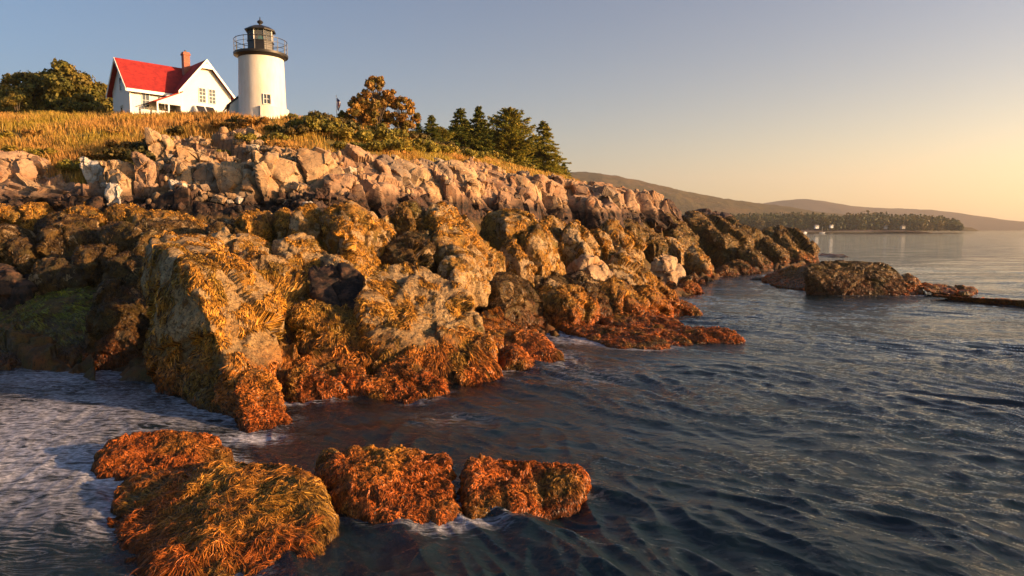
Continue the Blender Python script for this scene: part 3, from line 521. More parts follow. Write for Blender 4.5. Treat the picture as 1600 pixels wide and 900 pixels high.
rock('small yellow green mat behind the broad one', H((95, 430, 31), (120, 424, 31.4), (178, 452, 29), (176, 462, 28.6), (120, 455, 29.4), (100, 440, 30.4)), 'weedolive', 'rock_ledge', 5, fr=2500, L=.35, w=.05, curl=.3, pal=green, flow=np.array([.8, -.4, 0]))
# offshore reef on the right
rock('long whaleback islet alone off the point', H((1250, 420, 52), (1275, 405, 54), (1330, 402, 55), (1385, 406, 55), (1412, 420, 54), (1422, 445, 52), (1416, 463, 50.5), (1320, 464, 50), (1255, 452, 51.5), down=1.2), 'weedolive', 'islet', 7, -1, .05, .05, .07, fr=9000, L=.3, w=.06, lift=.06, pal=((.17, .10, .03), (.22, .08, .02), (.03, .016, .008), (.11, .09, .02)), group='offshore reef')
rock('low flank on the left of the whaleback islet', H((1190, 436, 66), (1225, 418, 68), (1262, 414, 62), (1280, 440, 56), (1265, 452, 54), (1215, 446, 58)), 'weedolive', 'rock_ledge', 6, 7, .05, .04, .06, fr=3000, L=.3, w=.09, group='offshore reef')
rock('step rock at the right end of the whaleback islet', H((1408, 432, 54), (1424, 428, 54.5), (1440, 448, 53), (1446, 463, 51), (1412, 464, 50.5)), 'weedolive', 'rock_ledge', 5, fr=1200, L=.25, w=.08, group='offshore reef')
rock('low brown ledge just right of the islet', H((1438, 452, 54), (1475, 454, 54), (1520, 463, 53), (1515, 469, 50), (1445, 463, 51), dz=.45), 'weeddarkshade', 'rock_ledge', 5, fr=1500, L=.25, w=.08, group='offshore reef')
rock('long thin ledge trailing out of the right edge', H((1452, 463, 50.5), (1500, 460, 51), (1600, 473, 48), (1690, 482, 41.5), (1690, 488, 40.3), (1580, 477, 43.6), (1450, 469, 48.5), dz=.42), 'weedfull', 'rock_ledge', 6, 8, .04, .04, .05, fr=3500, L=.25, w=.08, group='offshore reef')
rock('thin dark skerry showing behind the headland toe', H((1248, 397, 130), (1290, 396, 131), (1302, 400, 122), (1250, 401, 124)), 'weeddarkshade', 'rock_ledge', 4, group='offshore reef')
rock('flat stone just breaking the cove water', BX(1172, 1200, 432, 438, 67, 1.2, 'hump'), 'weeddarkshade', 'rock_ledge', 4, group='offshore reef')
# bare rock above the weed
CG = 'bare rocks below the grass'
def bareP(*q, **k): return H(*q, **k)
B = [
 ('long pink slab, highest of the sloping beds at the left edge', H((-90, 224, 44.5), (0, 243, 42.5), (60, 262, 40.4), (110, 284, 39), (60, 284, 38.6), (-20, 262, 40.6), (-90, 256, 41.5)), 'pink'),
 ('second sloping pink bed, ending in a point by the white stones', H((-90, 256, 41.8), (0, 262, 40.4), (100, 282, 38.8), (168, 298, 37.4), (166, 306, 36.9), (90, 296, 37.4), (0, 282, 38.4), (-90, 276, 39)), 'tan'),
 ('third pink bed, cracked, in the middle of the slope', H((-90, 278, 39), (0, 284, 38.2), (100, 298, 37.3), (150, 308, 36.8), (130, 318, 36.2), (60, 308, 36.5), (-90, 298, 37.4)), 'pink'),
 ('lowest red brown bed of the pink slope', H((-90, 298, 37.6), (0, 302, 37), (90, 312, 36.4), (120, 322, 35.9), (0, 326, 35.6), (-90, 322, 36)), 'pink'),
 ('round sunlit boulder at the left edge of the pink slab', CR(-40, 34, 240, 284, 38.5, 3, 'dome'), 'pink'), ('big fractured tan outcrop in the middle of the boulder slope', CR(408, 470, 250, 306, 38, 2.4, 'dip'), 'tan'),
 ('leaning split outcrop left of the fractured tan one', CR(342, 402, 266, 312, 37.6, 2, 'dip'), 'tan'), ('large smooth tan slab with a pointed shadow on it', CR(480, 546, 240, 305, 39.5, 2.6, 'dip'), 'tan'),
 ('tan buttress under the pointed slab', CR(520, 568, 280, 322, 38, 2, 'dip'), 'pink'), ('orange rugged boulder above the white stones', CR(158, 198, 258, 296, 37.6, 1.6, 'dip'), 'tan'),
 ('upright fin of pink rock on the boulder slope', CR(210, 236, 250, 290, 38, 1, 'dip'), 'pink'), ('slanting double fin of rock below the grass tuft', CR(290, 325, 236, 276, 40, 1.2, 'wedge'), 'tan'),
 ('knobbly tan boulder on the boulder slope', CR(276, 300, 254, 280, 38.6, 1, 'dome'), 'tan'), ('grey boulder shaded under the fins', CR(310, 352, 262, 290, 38.6, 1.4, 'block'), 'grey'),
 ('stone topped block beneath the grass lip', CR(234, 262, 212, 262, 41.5, 1.2, 'block'), 'tan'),
 ('pale lit stone beside the pink slab foot', CR(132, 158, 250, 266, 39, .8, 'hump'), 'pale'), ('white angular stone at the pink slab foot', CR(166, 186, 288, 302, 36.8, .6, 'wedge'), 'pale'),
 ('white stone in the middle of the boulder slope', CR(266, 292, 284, 300, 37, .6, 'hump'), 'pale'), ('blueish white stone on the dark band', CR(470, 492, 316, 324, 35.6, .5, 'hump'), 'pale'),
 ('pointed white stone below the golden grass', CR(420, 438, 240, 252, 41.4, .6, 'wedge'), 'pale'), ('small white rock on the cliff top grass', CR(674, 692, 250, 260, 53, .7, 'hump'), 'pale')]
cl = [(552, 598, 246, 300, 42), (588, 625, 252, 308, 43), (560, 600, 285, 325, 40), (620, 662, 262, 314, 45), (600, 640, 300, 330, 42.5), (655, 700, 258, 312, 48), (640, 690, 295, 332, 45.5), (694, 732, 262, 312, 51), (728, 758, 276, 314, 52), (700, 742, 300, 330, 49), (752, 800, 270, 316, 56), (798, 828, 284, 326, 56), (780, 822, 292, 332, 53.5), (826, 852, 282, 312, 62), (850, 880, 288, 330, 62), (835, 872, 306, 340, 58), (880, 912, 286, 330, 67), (905, 950, 294, 336, 68), (880, 925, 312, 345, 62), (944, 985, 296, 330, 76), (960, 1004, 300, 336, 78), (900, 945, 318, 345, 63), (995, 1040, 306, 334, 86), (990, 1030, 322, 345, 80)]
cn = ['first, leftmost', 'upright', 'low broken', 'grey slanting', 'dark footed', 'broad', 'lower grey', 'narrow sunlit', 'small shouldered', 'shaded', 'wide mauve', 'orange leaning', 'fissured', 'cube like', 'tall jointed', 'toppled', 'rough brown', 'long overhanging', 'dark seaward', 'red topped', 'crested red', 'splintered', 'red sloping', 'last, rightmost']
ad = ['by the pink buttress', 'beside the leftmost one', 'at the cliff foot', 'under the green bushes', 'above the split boulder', 'below the white top stone', 'over the dark band', 'left of the shouldered one', 'under the juniper edge', 'behind the domed boulder', 'below the yellow grass', 'over the domed boulder', 'under the orange leaning one', 'below the spruces', 'under the tallest spruce', 'against the jointed one', 'past the last spruce', 'near the headland', 'at the dark foot', 'on the headland skyline', 'at the top of the headland', 'over the golden outcrop', 'where the crest drops', 'before the lone dark block']
for i, (a, b, c_, d_, e_) in enumerate(cl):
    B.append(('%s cliff block %s' % (cn[i], ad[i]), CR(a - 8, b + 10, c_ - 2, d_, e_, 3.4, ('dip', 'block', 'wedge', 'dip')[i % 4]), ('pink', 'grey', 'pink', 'tan')[i % 4] if i < 19 else 'pink'))
for lb, P, mt in B: rock(lb, P, mt, 'boulder', 6, 60, .045, .22, 0, 1.3, group=CG)
# loose stones: a few shapes, many copies
def stones(n_, mt_list, pxr, Yf, size, label, group, name='stone', nm=5, kw=None):
    mes = []
    for i in range(nm):
        P = []; g = np.random.default_rng(100 + i + len(group))
        for q in [(a_, b_, c_) for a_ in (-1, 1) for b_ in (-1, 1) for c_ in (-1, 1)]: P.append(np.array(q) * [.75, .6, .42] * g.uniform(.7, 1.15, 3) + [q[2] * .15, 0, 0])
        SEED[0] += 1; rk = Rock(P, 60, SEED[0], .03, .12, 0, 1.2, 5) if not kw else Rock(P, 9, SEED[0], .12, .08, .05, .8, 5)
        mes.append((rk, [rk.mesh(name, M[q]) for q in mt_list]))
    for i in range(n_):
        px = rr.uniform(*pxr); Y_ = Yf(px, rr.random()); s_ = size[0] * (size[1] / size[0]) ** (rr.random() ** 1.8) * (Y_ / 38) ** .5; x = (px - 800) / F * Y_
        me = rr.choice(rr.choice(mes)[1]); o = link(name, me, (x, Y_, gz(x, Y_) + s_ * .22)); o.scale = (s_,) * 3; o.rotation_euler = (rr.uniform(-.5, .5), rr.uniform(-.4, .4), rr.uniform(0, 6.3)); tag(o, label, 'stone', group)
gb = lambda px: float(np.interp(px, GB[:, 0], GB[:, 1]))
stones(145, ['tan', 'pink', 'pale', 'grey', 'knob'], (170, 560), lambda px, t: 36.3 + (gb(px) - 36.3) * t, (.22, .75), 'small broken stone loose on the slope below the grass', 'loose stones on the slope')
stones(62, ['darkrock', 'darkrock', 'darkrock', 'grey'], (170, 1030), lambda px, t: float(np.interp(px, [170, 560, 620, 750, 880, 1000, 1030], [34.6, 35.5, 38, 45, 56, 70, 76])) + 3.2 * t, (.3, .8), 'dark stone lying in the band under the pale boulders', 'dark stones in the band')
stones(14, ['pink', 'tan', 'grey'], (560, 1000), lambda px, t: gb(px) - 1 - 5 * t, (.25, .7), 'small jointed stone perched along the cliff top', 'stones along the cliff top')
stones(48, ['weeddarkshade', 'weed', 'weedfull'], (330, 1180), lambda px, t: float(np.interp(px, [330, 600, 750, 880, 1000, 1180], [24, 25, 32, 42, 50, 92])) + 7 * t, (.25, .55), 'small weed covered stone filling a gap between the boulders', 'weedy stones between boulders', kw=1)
stones(28, ['weeddarkshade', 'grey', 'weeddarkshade'], (-60, 240), lambda px, t: 26.5 + 8 * t, (.3, .8), 'small dark stone on the shaded left flats', 'stones on the shaded flats', kw=1)

# rubble: too many small pieces to count, wedged between the boulders
D_, F_ = ico(2); VV, QQ, nb = [], [], 0; g = np.random.default_rng(321); XS, YS, SZ = [], [], []
for k in range(1500):
    t = g.random()
    if g.random() < .6: px = g.uniform(165, 600); Y_ = 35.2 + (gb(px) - 35.4) * t
    else: px = g.uniform(560, 1040); Y_ = gb(px) - .5 - (6 + gb(px) * .08) * t if px < 960 else g.uniform(70, 84)
    XS.append((px - 800) / F * Y_); YS.append(Y_); SZ.append(.07 * (3.2 ** g.random()) * (Y_ / 38) ** .5)
ZS = ground_z(XS, YS)
for x, y, z, s_ in zip(XS, YS, ZS, SZ):
    t = np.maximum(D_ @ (lambda q: q / np.linalg.norm(q, axis=1)[:, None])(g.normal(size=(9, 3))).T, .0) ; V = D_ * (1 / ((t ** 14).sum(1) + .02) ** (1 / 14))[:, None] * s_ * g.uniform(.6, 1.2, 3); V = np.clip(V, -1.6 * s_, 1.6 * s_)
    VV.append(V + [x, y, z + s_ * .3]); QQ.append(F_ + nb); nb += len(V)
tag(link('rubble', mkmesh('rubble', np.concatenate(VV), np.concatenate(QQ), M['tan'], smooth=False)), 'small rubble wedged between the boulders below the grass', 'rubble', kind='stuff')
# ------------------------------------------------------------------ water
nu = 900; us = np.linspace(-1.3, 1.3, nu); vs = np.exp(np.linspace(math.log(6), math.log(140), 950)); vs = np.concatenate([vs, np.exp(np.linspace(math.log(142), math.log(45000), 60))])
U, Vv = np.meshgrid(us, vs); X, Y = (U * Vv).ravel(), Vv.ravel()
P = np.stack([X, Y, 0 * X], 1)
wx = X + 1.3 * gnoise(P * .12); wy = Y + 1.3 * gnoise(P * .12 + 40)
def wv(ang, lam, st, k):     # stretched noise: crests run across the travel direction
    a = R(ang); c_, s_ = math.cos(a), math.sin(a); q = np.stack([(wx * c_ + wy * s_) / lam, (-wx * s_ + wy * c_) / (lam * st), 0 * X + k], 1); v = gnoise(q)
    return 1 - 2 * np.abs(v) ** .8
fade = lambda lam: np.clip(1.6 - Y * .0045 / lam * 1.2, 0, 1)
Z = .062 * wv(35, 2.6, 4.5, 1) * fade(2.6) + .046 * wv(50, 1.0, 4.5, 2) * fade(1.1) + .030 * wv(22, .55, 3.2, 3) * fade(.6) + .012 * wv(62, .3, 3, 4) * fade(.3) + .09 * gnoise(np.stack([wx / 9, wy / 5, 0 * X], 1)) * fade(6)
calm = np.clip((pxu(X, Y) - 150) / 500, .35, 1); Z = 1.5 * Z * calm * np.clip(30 / Y, .2, 1) * (.45 + .9 * np.clip(.5 + 1.3 * gnoise(np.stack([wx / 14, wy / 7, 0 * X + 5], 1)), 0, 1)) * np.clip((130 - Y) / 50, 0, 1)
gzv = ground_z(X, Y, False)
i0 = (np.arange(len(vs) - 1)[:, None] * nu + np.arange(nu - 1)[None]).ravel(); Q = np.stack([i0, i0 + 1, i0 + nu + 1, i0 + nu], 1)
def spot(px, py, rx, ry, s=1.):
    c0 = at(px, py, 5 * F / (py - 358) * .99); return s * np.exp(-(((X - c0[0]) / rx) ** 2 + ((Y - c0[1]) / ry) ** 2))
fo = spot(90, 590, 3.2, 2.2, .8) + spot(-20, 680, 4, 3.5, .55) + spot(110, 640, 2.6, 2.2, .45) + spot(330, 650, 1.6, 1.4, .5) + spot(395, 690, .8, .5, .9) + spot(850, 520, 1.8, 1.8, 1.) + spot(905, 535, 2.6, 1.4, .7) + spot(865, 560, 1.3, 1.5, .5) + spot(1060, 475, 4, 2.2, .35) + spot(0, 800, 3, 2.6, .5) + spot(60, 720, 2.5, 2, .4) + spot(700, 660, 1.5, 1., .25) + spot(930, 590, 2, 2, .3)
# foam gathers where rocks cut the surface
cs = .12; gx_, gy_ = int(95 / cs), int(120 / cs); G = np.zeros((gx_, gy_)); pts = np.concatenate(WET); ii = ((pts[:, 0] + 35) / cs).astype(int); jj = ((pts[:, 1] - 5) / cs).astype(int); ok = (ii >= 0) & (ii < gx_) & (jj >= 0) & (jj < gy_); G[ii[ok], jj[ok]] = 1
kx, ky = np.meshgrid(np.fft.fftfreq(gx_, cs), np.fft.fftfreq(gy_, cs), indexing='ij'); sg = .32; G = np.real(np.fft.ifft2(np.fft.fft2(G) * np.exp(-2 * (math.pi * sg) ** 2 * (kx ** 2 + ky ** 2)))); G = np.clip(G * 2.2, 0, 1)
ii = np.clip(((X + 35) / cs).astype(int), 0, gx_ - 1); jj = np.clip(((Y - 5) / cs).astype(int), 0, gy_ - 1); cont = G[ii, jj] * ((X > -34) & (X < 59) & (Y < 124))
fo = 1.25 * fo + cont * np.clip(.45 + 1.2 * gnoise(P * .45 + 60), 0, .9)
M_w = mat('sea_water', .05); n = N(M_w); p = n.pos(); t = n.t; t.nodes.remove(n.b)
b1 = n.bump(n.math('MULTIPLY', n.noise(n.scalev(p, (1, .6, 1), (0, 0, .9)), 6.5, 6, .68, .5), n.ramp(n.noise(n.scalev(p, (.5, 1.3, 1), (0, 0, .3)), .22, 4), [(.38, .25), (.58, 1.)])), .95, .06, n.bump(n.noise(n.scalev(p, (.45, 1, 1), (0, 0, .2)), 1.1, 4, .6, .5), .4, .12))
fr = n.n('ShaderNodeFresnel'); fr.inputs[0].default_value = 1.333; n.l(b1, fr.inputs['Normal'])
gl = n.n('ShaderNodeBsdfGlossy'); gl.inputs['Roughness'].default_value = .03; n.l(b1, gl.inputs['Normal'])
tr = n.n('ShaderNodeBsdfTransparent'); tr.inputs[0].default_value = (.16, .20, .17, 1)
df = n.n('ShaderNodeBsdfDiffuse'); df.inputs[0].default_value = (.006, .016, .02, 1)
body = n.n('ShaderNodeMixShader'); n.l(n.attr('deep', 'Fac'), body.inputs[0]); n.l(tr.outputs[0], body.inputs[1]); n.l(df.outputs[0], body.inputs[2])
ws = n.n('ShaderNodeMixShader'); n.l(fr.outputs[0], ws.inputs[0]); n.l(body.outputs[0], ws.inputs[1]); n.l(gl.outputs[0], ws.inputs[2])
fd = n.n('ShaderNodeBsdfDiffuse'); fd.inputs[0].default_value = (.80, .78, .86, 1); n.l(b1, fd.inputs['Normal'])
fn1 = n.noise(n.scalev(p, (.5, 2.0, 1), (0, 0, .5)), 1.3, 8, .62, 2.2); fn2 = n.math('ABSOLUTE', n.math('SUBTRACT', fn1, .5))
fm = n.math('MULTIPLY', n.math('SUBTRACT', n.math('MULTIPLY', n.attr('foam', 'Fac'), .17), fn2), 4.5, True)
lace = n.ramp(n.vor(n.scalev(p, (1, 1.6, 1), (0, 0, .4)), 3.2, 'DISTANCE_TO_EDGE'), [(0., 1.), (.22, .5)]); fm = n.math('MULTIPLY', n.math('MULTIPLY', fm, lace), n.ramp(n.noise(p, 9, 4, .7), [(.3, .35), (.65, 1.)]))
fx = n.n('ShaderNodeMixShader'); n.l(fm, fx.inputs[0]); n.l(ws.outputs[0], fx.inputs[1]); n.l(fd.outputs[0], fx.inputs[2])
n.l(fx.outputs[0], t.nodes['Material Output'].inputs[0])
deep = np.clip(-gzv / 2.2, 0, 1)
w_o = link('water', mkmesh('water', np.stack([X, Y, Z], 1), Q, M_w, attrs={'foam': np.clip(fo, 0, 1.2), 'deep': deep})); tag(w_o, kind='structure')

# ------------------------------------------------------------------ plants
def quads(P, A, B_):      # leaf quads from centre and two half axes
    V = np.stack([P - A - B_, P + A - B_, P + A + B_, P - A + B_], 1).reshape(-1, 3); return V, np.arange(len(V)).reshape(-1, 4)
def leafcloud(cl, n_, size, g, colf, flat=.5):
    """cl: list of (centre, radius) clumps; leaves lie near each clump's surface, with gaps between clumps"""
    cen = np.array([c for c, r in cl]); rad = np.array([r for c, r in cl]); w = rad ** 2; i = g.choice(len(cl), n_, p=w / w.sum())
    d = g.normal(size=(n_, 3)); d /= np.linalg.norm(d, axis=1)[:, None]; rr_ = g.random(n_) ** .45 * np.where(g.random(n_) < .2, 1.35, 1)
    P = cen[i] + d * (rad[i] * rr_)[:, None] * np.array([1, 1, .72]); q = d + g.normal(size=(n_, 3)) * flat; q /= np.linalg.norm(q, axis=1)[:, None]
    a = np.cross(q, g.normal(size=(n_, 3))); a /= np.linalg.norm(a, axis=1)[:, None]; b = np.cross(q, a); s = size * (.5 + g.random(n_))
    V, Q_ = quads(P, a * s[:, None] * .62, b * s[:, None]); col = colf(P, g, RV[i % 256, 0]); return V, Q_, np.repeat(col, 4, 0)
def palette(cols, var=.35):
    cols = np.array(cols)
    def f(P, g, k):
        i = np.clip((k * len(cols)).astype(int), 0, len(cols) - 1); j = g.integers(0, len(cols), len(P)); c = .65 * cols[i] + .35 * cols[j]
        return np.clip(c * (1 + var * g.normal(size=len(P)))[:, None], .004, 1)
    return f
def broadleaf(seed, h, r, cols, n_=7000, leaf=.13, nc=26, aspect=.85, trunk_h=.3, cr=1.):
    g = np.random.default_rng(seed); cl = []; b = MB(); zt = h * trunk_h; b.tube((0, 0, -.6), (0, 0, zt), h * .035, h * .024)
    for i in range(nc):
        u = g.random(); ang = g.random() * 6.283; zz = zt + (h - zt) * (.08 + .88 * u); pr = math.sin(math.pi * min(1, .18 + .8 * u)) ** .6; rad = r * pr * (.25 + .75 * g.random() ** .5) * .82
        c = np.array([rad * math.cos(ang), rad * math.sin(ang), zz]); cl.append((c, r * (.20 + .16 * g.random()) * (1.1 if u < .7 else .8) * (26 / nc) ** .25 * cr))
        mid = Vector((c[0] * .35, c[1] * .35, zt * .8 + (c[2] - zt) * .5)); b.tube((0, 0, zt * .85), mid, h * .014, h * .008, 5); b.tube(mid, c, h * .008, h * .002, 5)
    b.tube((0, 0, zt), (g.normal() * .1, g.normal() * .1, h * .85), h * .022, h * .004)
    return b, leafcloud(cl, n_, leaf, g, palette(cols))
def plant_obj(name, loc, label, cat, group, b, lc, sc=1., rz=0.):
    e = empty(name, loc, label, cat, group, rz); e.scale = (sc,) * 3; b.build('trunk', M['bark'], e); link('crown', mkmesh('crown', *lc[:2], M['leaf'], smooth=False, col=lc[2]), (0, 0, 0), e); return e
def copy_tree(e, loc, sc, rz, label=None):
    c = e.copy(); C.objects.link(c); c.location = loc; c.scale = sc if isinstance(sc, tuple) else (sc,) * 3; c.rotation_euler[2] = rz
    if label: c['label'] = label
    for ch in list(e.children): d = ch.copy(); C.objects.link(d); d.parent = c
    return c
def gp(px, Y_, dz=0.): x = (px - 800) / F * Y_; return (x, Y_, gz(x, Y_) + dz)
GRN = [(.13, .12, .022), (.09, .09, .018), (.21, .16, .025), (.27, .18, .03)]
tA = plant_obj('broadleaf_tree', gp(118, 76, -.3), 'tall rounded tree nearest the white house on the left', 'tree', 'grove left of the house', *broadleaf(1, 7.6, 3.9, GRN, 17000, .14, 44, trunk_h=.12))
tB = plant_obj('broadleaf_tree', gp(62, 78, -.3), 'broad tree in the middle of the grove on the left', 'tree', 'grove left of the house', *broadleaf(2, 7.0, 4.2, GRN, 17000, .14, 44, trunk_h=.12))
for i, (px, Y_, s_, lb, src) in enumerate([(158, 80, .98, 'tree of the grove half hidden behind the house gable', tB), (18, 80, .62, 'small outer tree of the grove', tA), (-22, 76, .6, 'leftmost tree of the grove, at the picture edge', tB), (90, 86, .98, 'tree standing behind the middle of the grove', tA), (142, 73, .55, 'low yellowish tree in front of the grove', tB), (40, 73, .5, 'low dark tree at the front left of the grove', tA)]):
    copy_tree(src, gp(px, Y_, -.3), s_, 1.3 * i + 2, lb)
BRZ = [(.34, .16, .035), (.22, .14, .03), (.44, .24, .05), (.15, .13, .025)]
plant_obj('broadleaf_tree', gp(594, 61, -.2), 'tall bronze leaved tree on the hill right of the flagpole', 'tree', 'bronze trees', *broadleaf(3, 5.0, 2.2, BRZ, 9000, .085, 70, trunk_h=.08, cr=.72))
plant_obj('broadleaf_tree', gp(632, 62, -.3), 'shorter bronze tree leaning against the tall one', 'tree', 'bronze trees', *broadleaf(4, 4.0, 1.8, BRZ, 6500, .085, 55, trunk_h=.08, cr=.72))
plant_obj('broadleaf_tree', gp(567, 60, -.2), 'low coppery tree on the left of the bronze pair', 'tree', 'bronze trees', *broadleaf(5, 3.3, 1.6, BRZ, 5500, .085, 45, trunk_h=.08, cr=.75))
plant_obj('broadleaf_tree', gp(541, 60, -.2), 'small green sapling beside the flagpole', 'tree', 'bronze trees', *broadleaf(6, 1.5, .7, [(.12, .12, .02), (.08, .09, .02)], 900, .10, 7))
def spruce(seed, h, r, cols, dens=1., gap=.25, pine=False):
    g = np.random.default_rng(seed); b = MB(); b.tube((0, 0, -.5), (0, 0, h * .97), h * .022, .015, 7); Ps, As, Bs = [], [], []
    nw = int(h * 4.2)
    for i in range(nw):
        t = (i + g.random() * .5) / nw; z = h * (.06 + .92 * t); prof = (1 - t) ** .85 if not pine else math.sin(math.pi * (.25 + .72 * t)) ** .7
        for k in range(int(9 + 5 * (1 - t))):
            if g.random() < gap: continue
            a = g.random() * 6.283; L_ = r * prof * (.4 + .75 * g.random()) * (1 + .3 * math.sin(a * 2 + seed) * math.sin(z * 1.7 + seed)) + .08; dr = np.array([math.cos(a), math.sin(a), 0]); sd_ = np.array([-dr[1], dr[0], 0]); droop = -.28 * L_ + .1 * g.normal() if not pine else .1 * L_
            if L_ > .35: b.tube((0, 0, z), tuple(dr * L_ * .7 + [0, 0, z + droop * .7]), .018, .006, 3)
            nn = int(26 * L_ * dens) + 4; u = (.15 + .85 * g.random(nn)) ** .8; w_ = g.normal(size=nn) * .16 * L_ * (1.15 - u)
            P = dr * (u * L_)[:, None] + sd_ * w_[:, None] + np.array([0, 0, z]) + np.array([0, 0, 1]) * (droop * u ** 1.6 + .05 * g.normal(size=nn) + (.12 * L_ * u ** 3))[:, None]
            ax = dr * .8 + sd_ * (np.sign(w_) * .7 * g.random(nn))[:, None] + g.normal(size=(nn, 3)) * .3; ax /= np.linalg.norm(ax, axis=1)[:, None]
            bx = np.cross(ax, g.normal(size=(nn, 3)) * .5 + [0, 0, 1]); bx /= np.linalg.norm(bx, axis=1)[:, None]; s = (.5 + g.random(nn))
            Ps.append(P); As.append(ax * .14 * s[:, None]); Bs.append(bx * .045 * s[:, None])
    P = np.concatenate(Ps); V, Q_ = quads(P, np.concatenate(As), np.concatenate(Bs)); cols = np.array(cols); c = cols[g.integers(0, len(cols), len(P))] * (1 + .3 * g.normal(size=len(P)))[:, None]
    return b, (V, Q_, np.repeat(np.clip(c, .004, 1), 4, 0))
SPR = [(.09, .12, .022), (.14, .155, .028), (.24, .21, .035)]; SPL = [(.28, .26, .035), (.36, .30, .04), (.16, .18, .03), (.42, .32, .05)]
sA = plant_obj('spruce_tree', gp(749, 79, -.2), 'dark pointed spruce, tallest left of the open pine', 'spruce', 'spruces on the hill', *spruce(11, 6.3, 3.2, SPR, 1.3, .05))
sB = plant_obj('spruce_tree', gp(848, 86, -.2), 'full sunlit spruce at the right of the group', 'spruce', 'spruces on the hill', *spruce(12, 7.3, 4.0, SPL, 1.3, .05))
sC = plant_obj('pine_tree', gp(794, 81, -.2), 'open crowned pine with lit tiers between the spruces', 'pine', 'spruces on the hill', *spruce(13, 7.0, 3.3, SPL, 1.4, .1, True))
for src, px, Y_, s_, lb in [(sA, 720, 78, .93, 'pointed spruce second from the left of the dark clump'), (sA, 768, 84, .8, 'spruce behind, between the dark pair and the pine'), (sA, 734, 84, .85, 'spruce filling the back of the dark clump'), (sA, 676, 72, .62, 'small ragged spruce at the left end, near the bronze tree'), (sA, 656, 72, .5, 'stunted spruce touching the bronze tree'), (sB, 790, 93, .85, 'wide spruce behind the open crowned pine'), (sA, 757, 82, .72, 'low spruce pressed against the tallest dark one'), (sA, 745, 87, .9, 'rear spruce of the dark clump'), (sC, 832, 90, .75, 'pine leaning on the sunlit spruce'), (sA, 700, 78, .52, 'little spruce in the dip of the tree line'), (sC, 709, 81, .62, 'open topped pine between the little spruce and the dark clump'), (sB, 731, 82, .72, 'broad spruce low in front of the dark clump'), (sB, 772, 80, .55, 'short sunlit spruce at the foot of the pine'), (sC, 690, 75, .45, 'wind bent little pine left of the dip'), (sA, 880, 91, .56, 'last small spruce on the right, above the bare cliff'),
                            (sB, 815, 88, .78, 'spruce half hidden behind the sunlit one'), (sB, 868, 92, .6, 'low spruce at the back of the sunlit one'), (sC, 778, 87, .8, 'pine at the back of the open crowned one')]:
    copy_tree(src, gp(px, Y_, -.2), s_, px * .7, lb)
# bushes
def bush(seed, r, h, cols, n_, leaf, nc=10):
    g = np.random.default_rng(seed); cl = [(np.array([g.normal() * r * .45, g.normal() * r * .45, h * (.2 + .5 * g.random())]), r * (.28 + .2 * g.random())) for _ in range(nc)]; b = MB()
    for c, q in cl: b.tube((0, 0, -.2), c, .03, .008, 4)
    return b, leafcloud(cl, n_, leaf, g, palette(cols, .4))
BG = [(.19, .16, .025), (.12, .12, .02), (.28, .20, .035)]; BY = [(.28, .22, .03), (.20, .18, .025), (.34, .24, .04)]; BD = [(.08, .075, .018), (.11, .08, .02), (.17, .11, .03)]; BO = [(.40, .20, .045), (.30, .16, .04), (.22, .15, .03)]
bs = [('bush', bush(21, 1.1, 1.0, BG, 2600, .075)), ('bush', bush(22, 1.0, .9, BY, 2400, .075)), ('bush', bush(23, 1.1, 1.05, BD, 2600, .075)), ('bush', bush(24, .9, .85, BO, 2200, .07))]
bl = ['green leafy shrub on the hill brow', 'yellow green shrub catching the sun on the hill brow', 'dark brown green shrub on the hill brow', 'orange brown dry shrub on the hill brow']; protos = []
BSC = 1.05
spots = [(418, 45, 0, .7), (440, 45.5, 0, .75), (462, 47, 2, .9), (482, 48, 0, 1.2), (505, 49, 0, 1.), (430, 48, 0, .5), (462, 52, 2, .6), (485, 53, 0, .9), (500, 54, 2, 1), (520, 52, 1, .9), (530, 49.5, 0, .9), (545, 53, 2, 1), (555, 49, 1, 1.1), (575, 50, 0, 1.1), (590, 51, 1, 1.1), (560, 46.5, 0, .9), (600, 48.5, 0, 1), (615, 50.5, 1, 1.1), (632, 52, 0, 1), (645, 53, 1, .9), (660, 55, 1, 1.), (620, 57, 0, .9), (590, 57, 0, .8), (678, 56, 0, .8), (690, 58, 1, 1), (708, 60, 1, .9), (725, 62, 1, .9), (740, 64, 0, .9), (640, 60, 2, 1), (665, 63, 2, 1), (690, 68, 2, 1), (715, 71, 2, 1), (760, 72, 1, .9), (790, 75, 1, .8), (820, 80, 1, .8),
         (205, 40.5, 2, .9), (222, 41.5, 2, 1.1), (238, 43, 2, 1), (210, 43.5, 3, .9), (185, 40.2, 1, .8), (150, 40.5, 1, .8), (165, 42, 3, .8), (120, 40.6, 1, .7), (255, 44.8, 2, .8), (290, 47.2, 2, .7), (310, 49, 3, .8), (335, 48.6, 3, .8), (360, 48, 3, .9), (380, 49, 2, .9), (398, 47, 3, .9), (330, 52, 2, .6), (355, 53, 3, .6), (300, 41.5, 1, .35), (315, 42.5, 1, .4), (335, 43, 0, .35), (262, 43, 1, .45), (355, 43.8, 1, .35), (390, 44, 1, .5), (450, 43, 3, .7), (470, 43.5, 3, .6), (433, 43.4, 3, .6), (40, 43, 1, .7), (80, 42.6, 1, .7), (10, 46, 1, .7), (60, 47, 3, .6), (130, 46, 3, .6), (190, 47, 3, .6)]
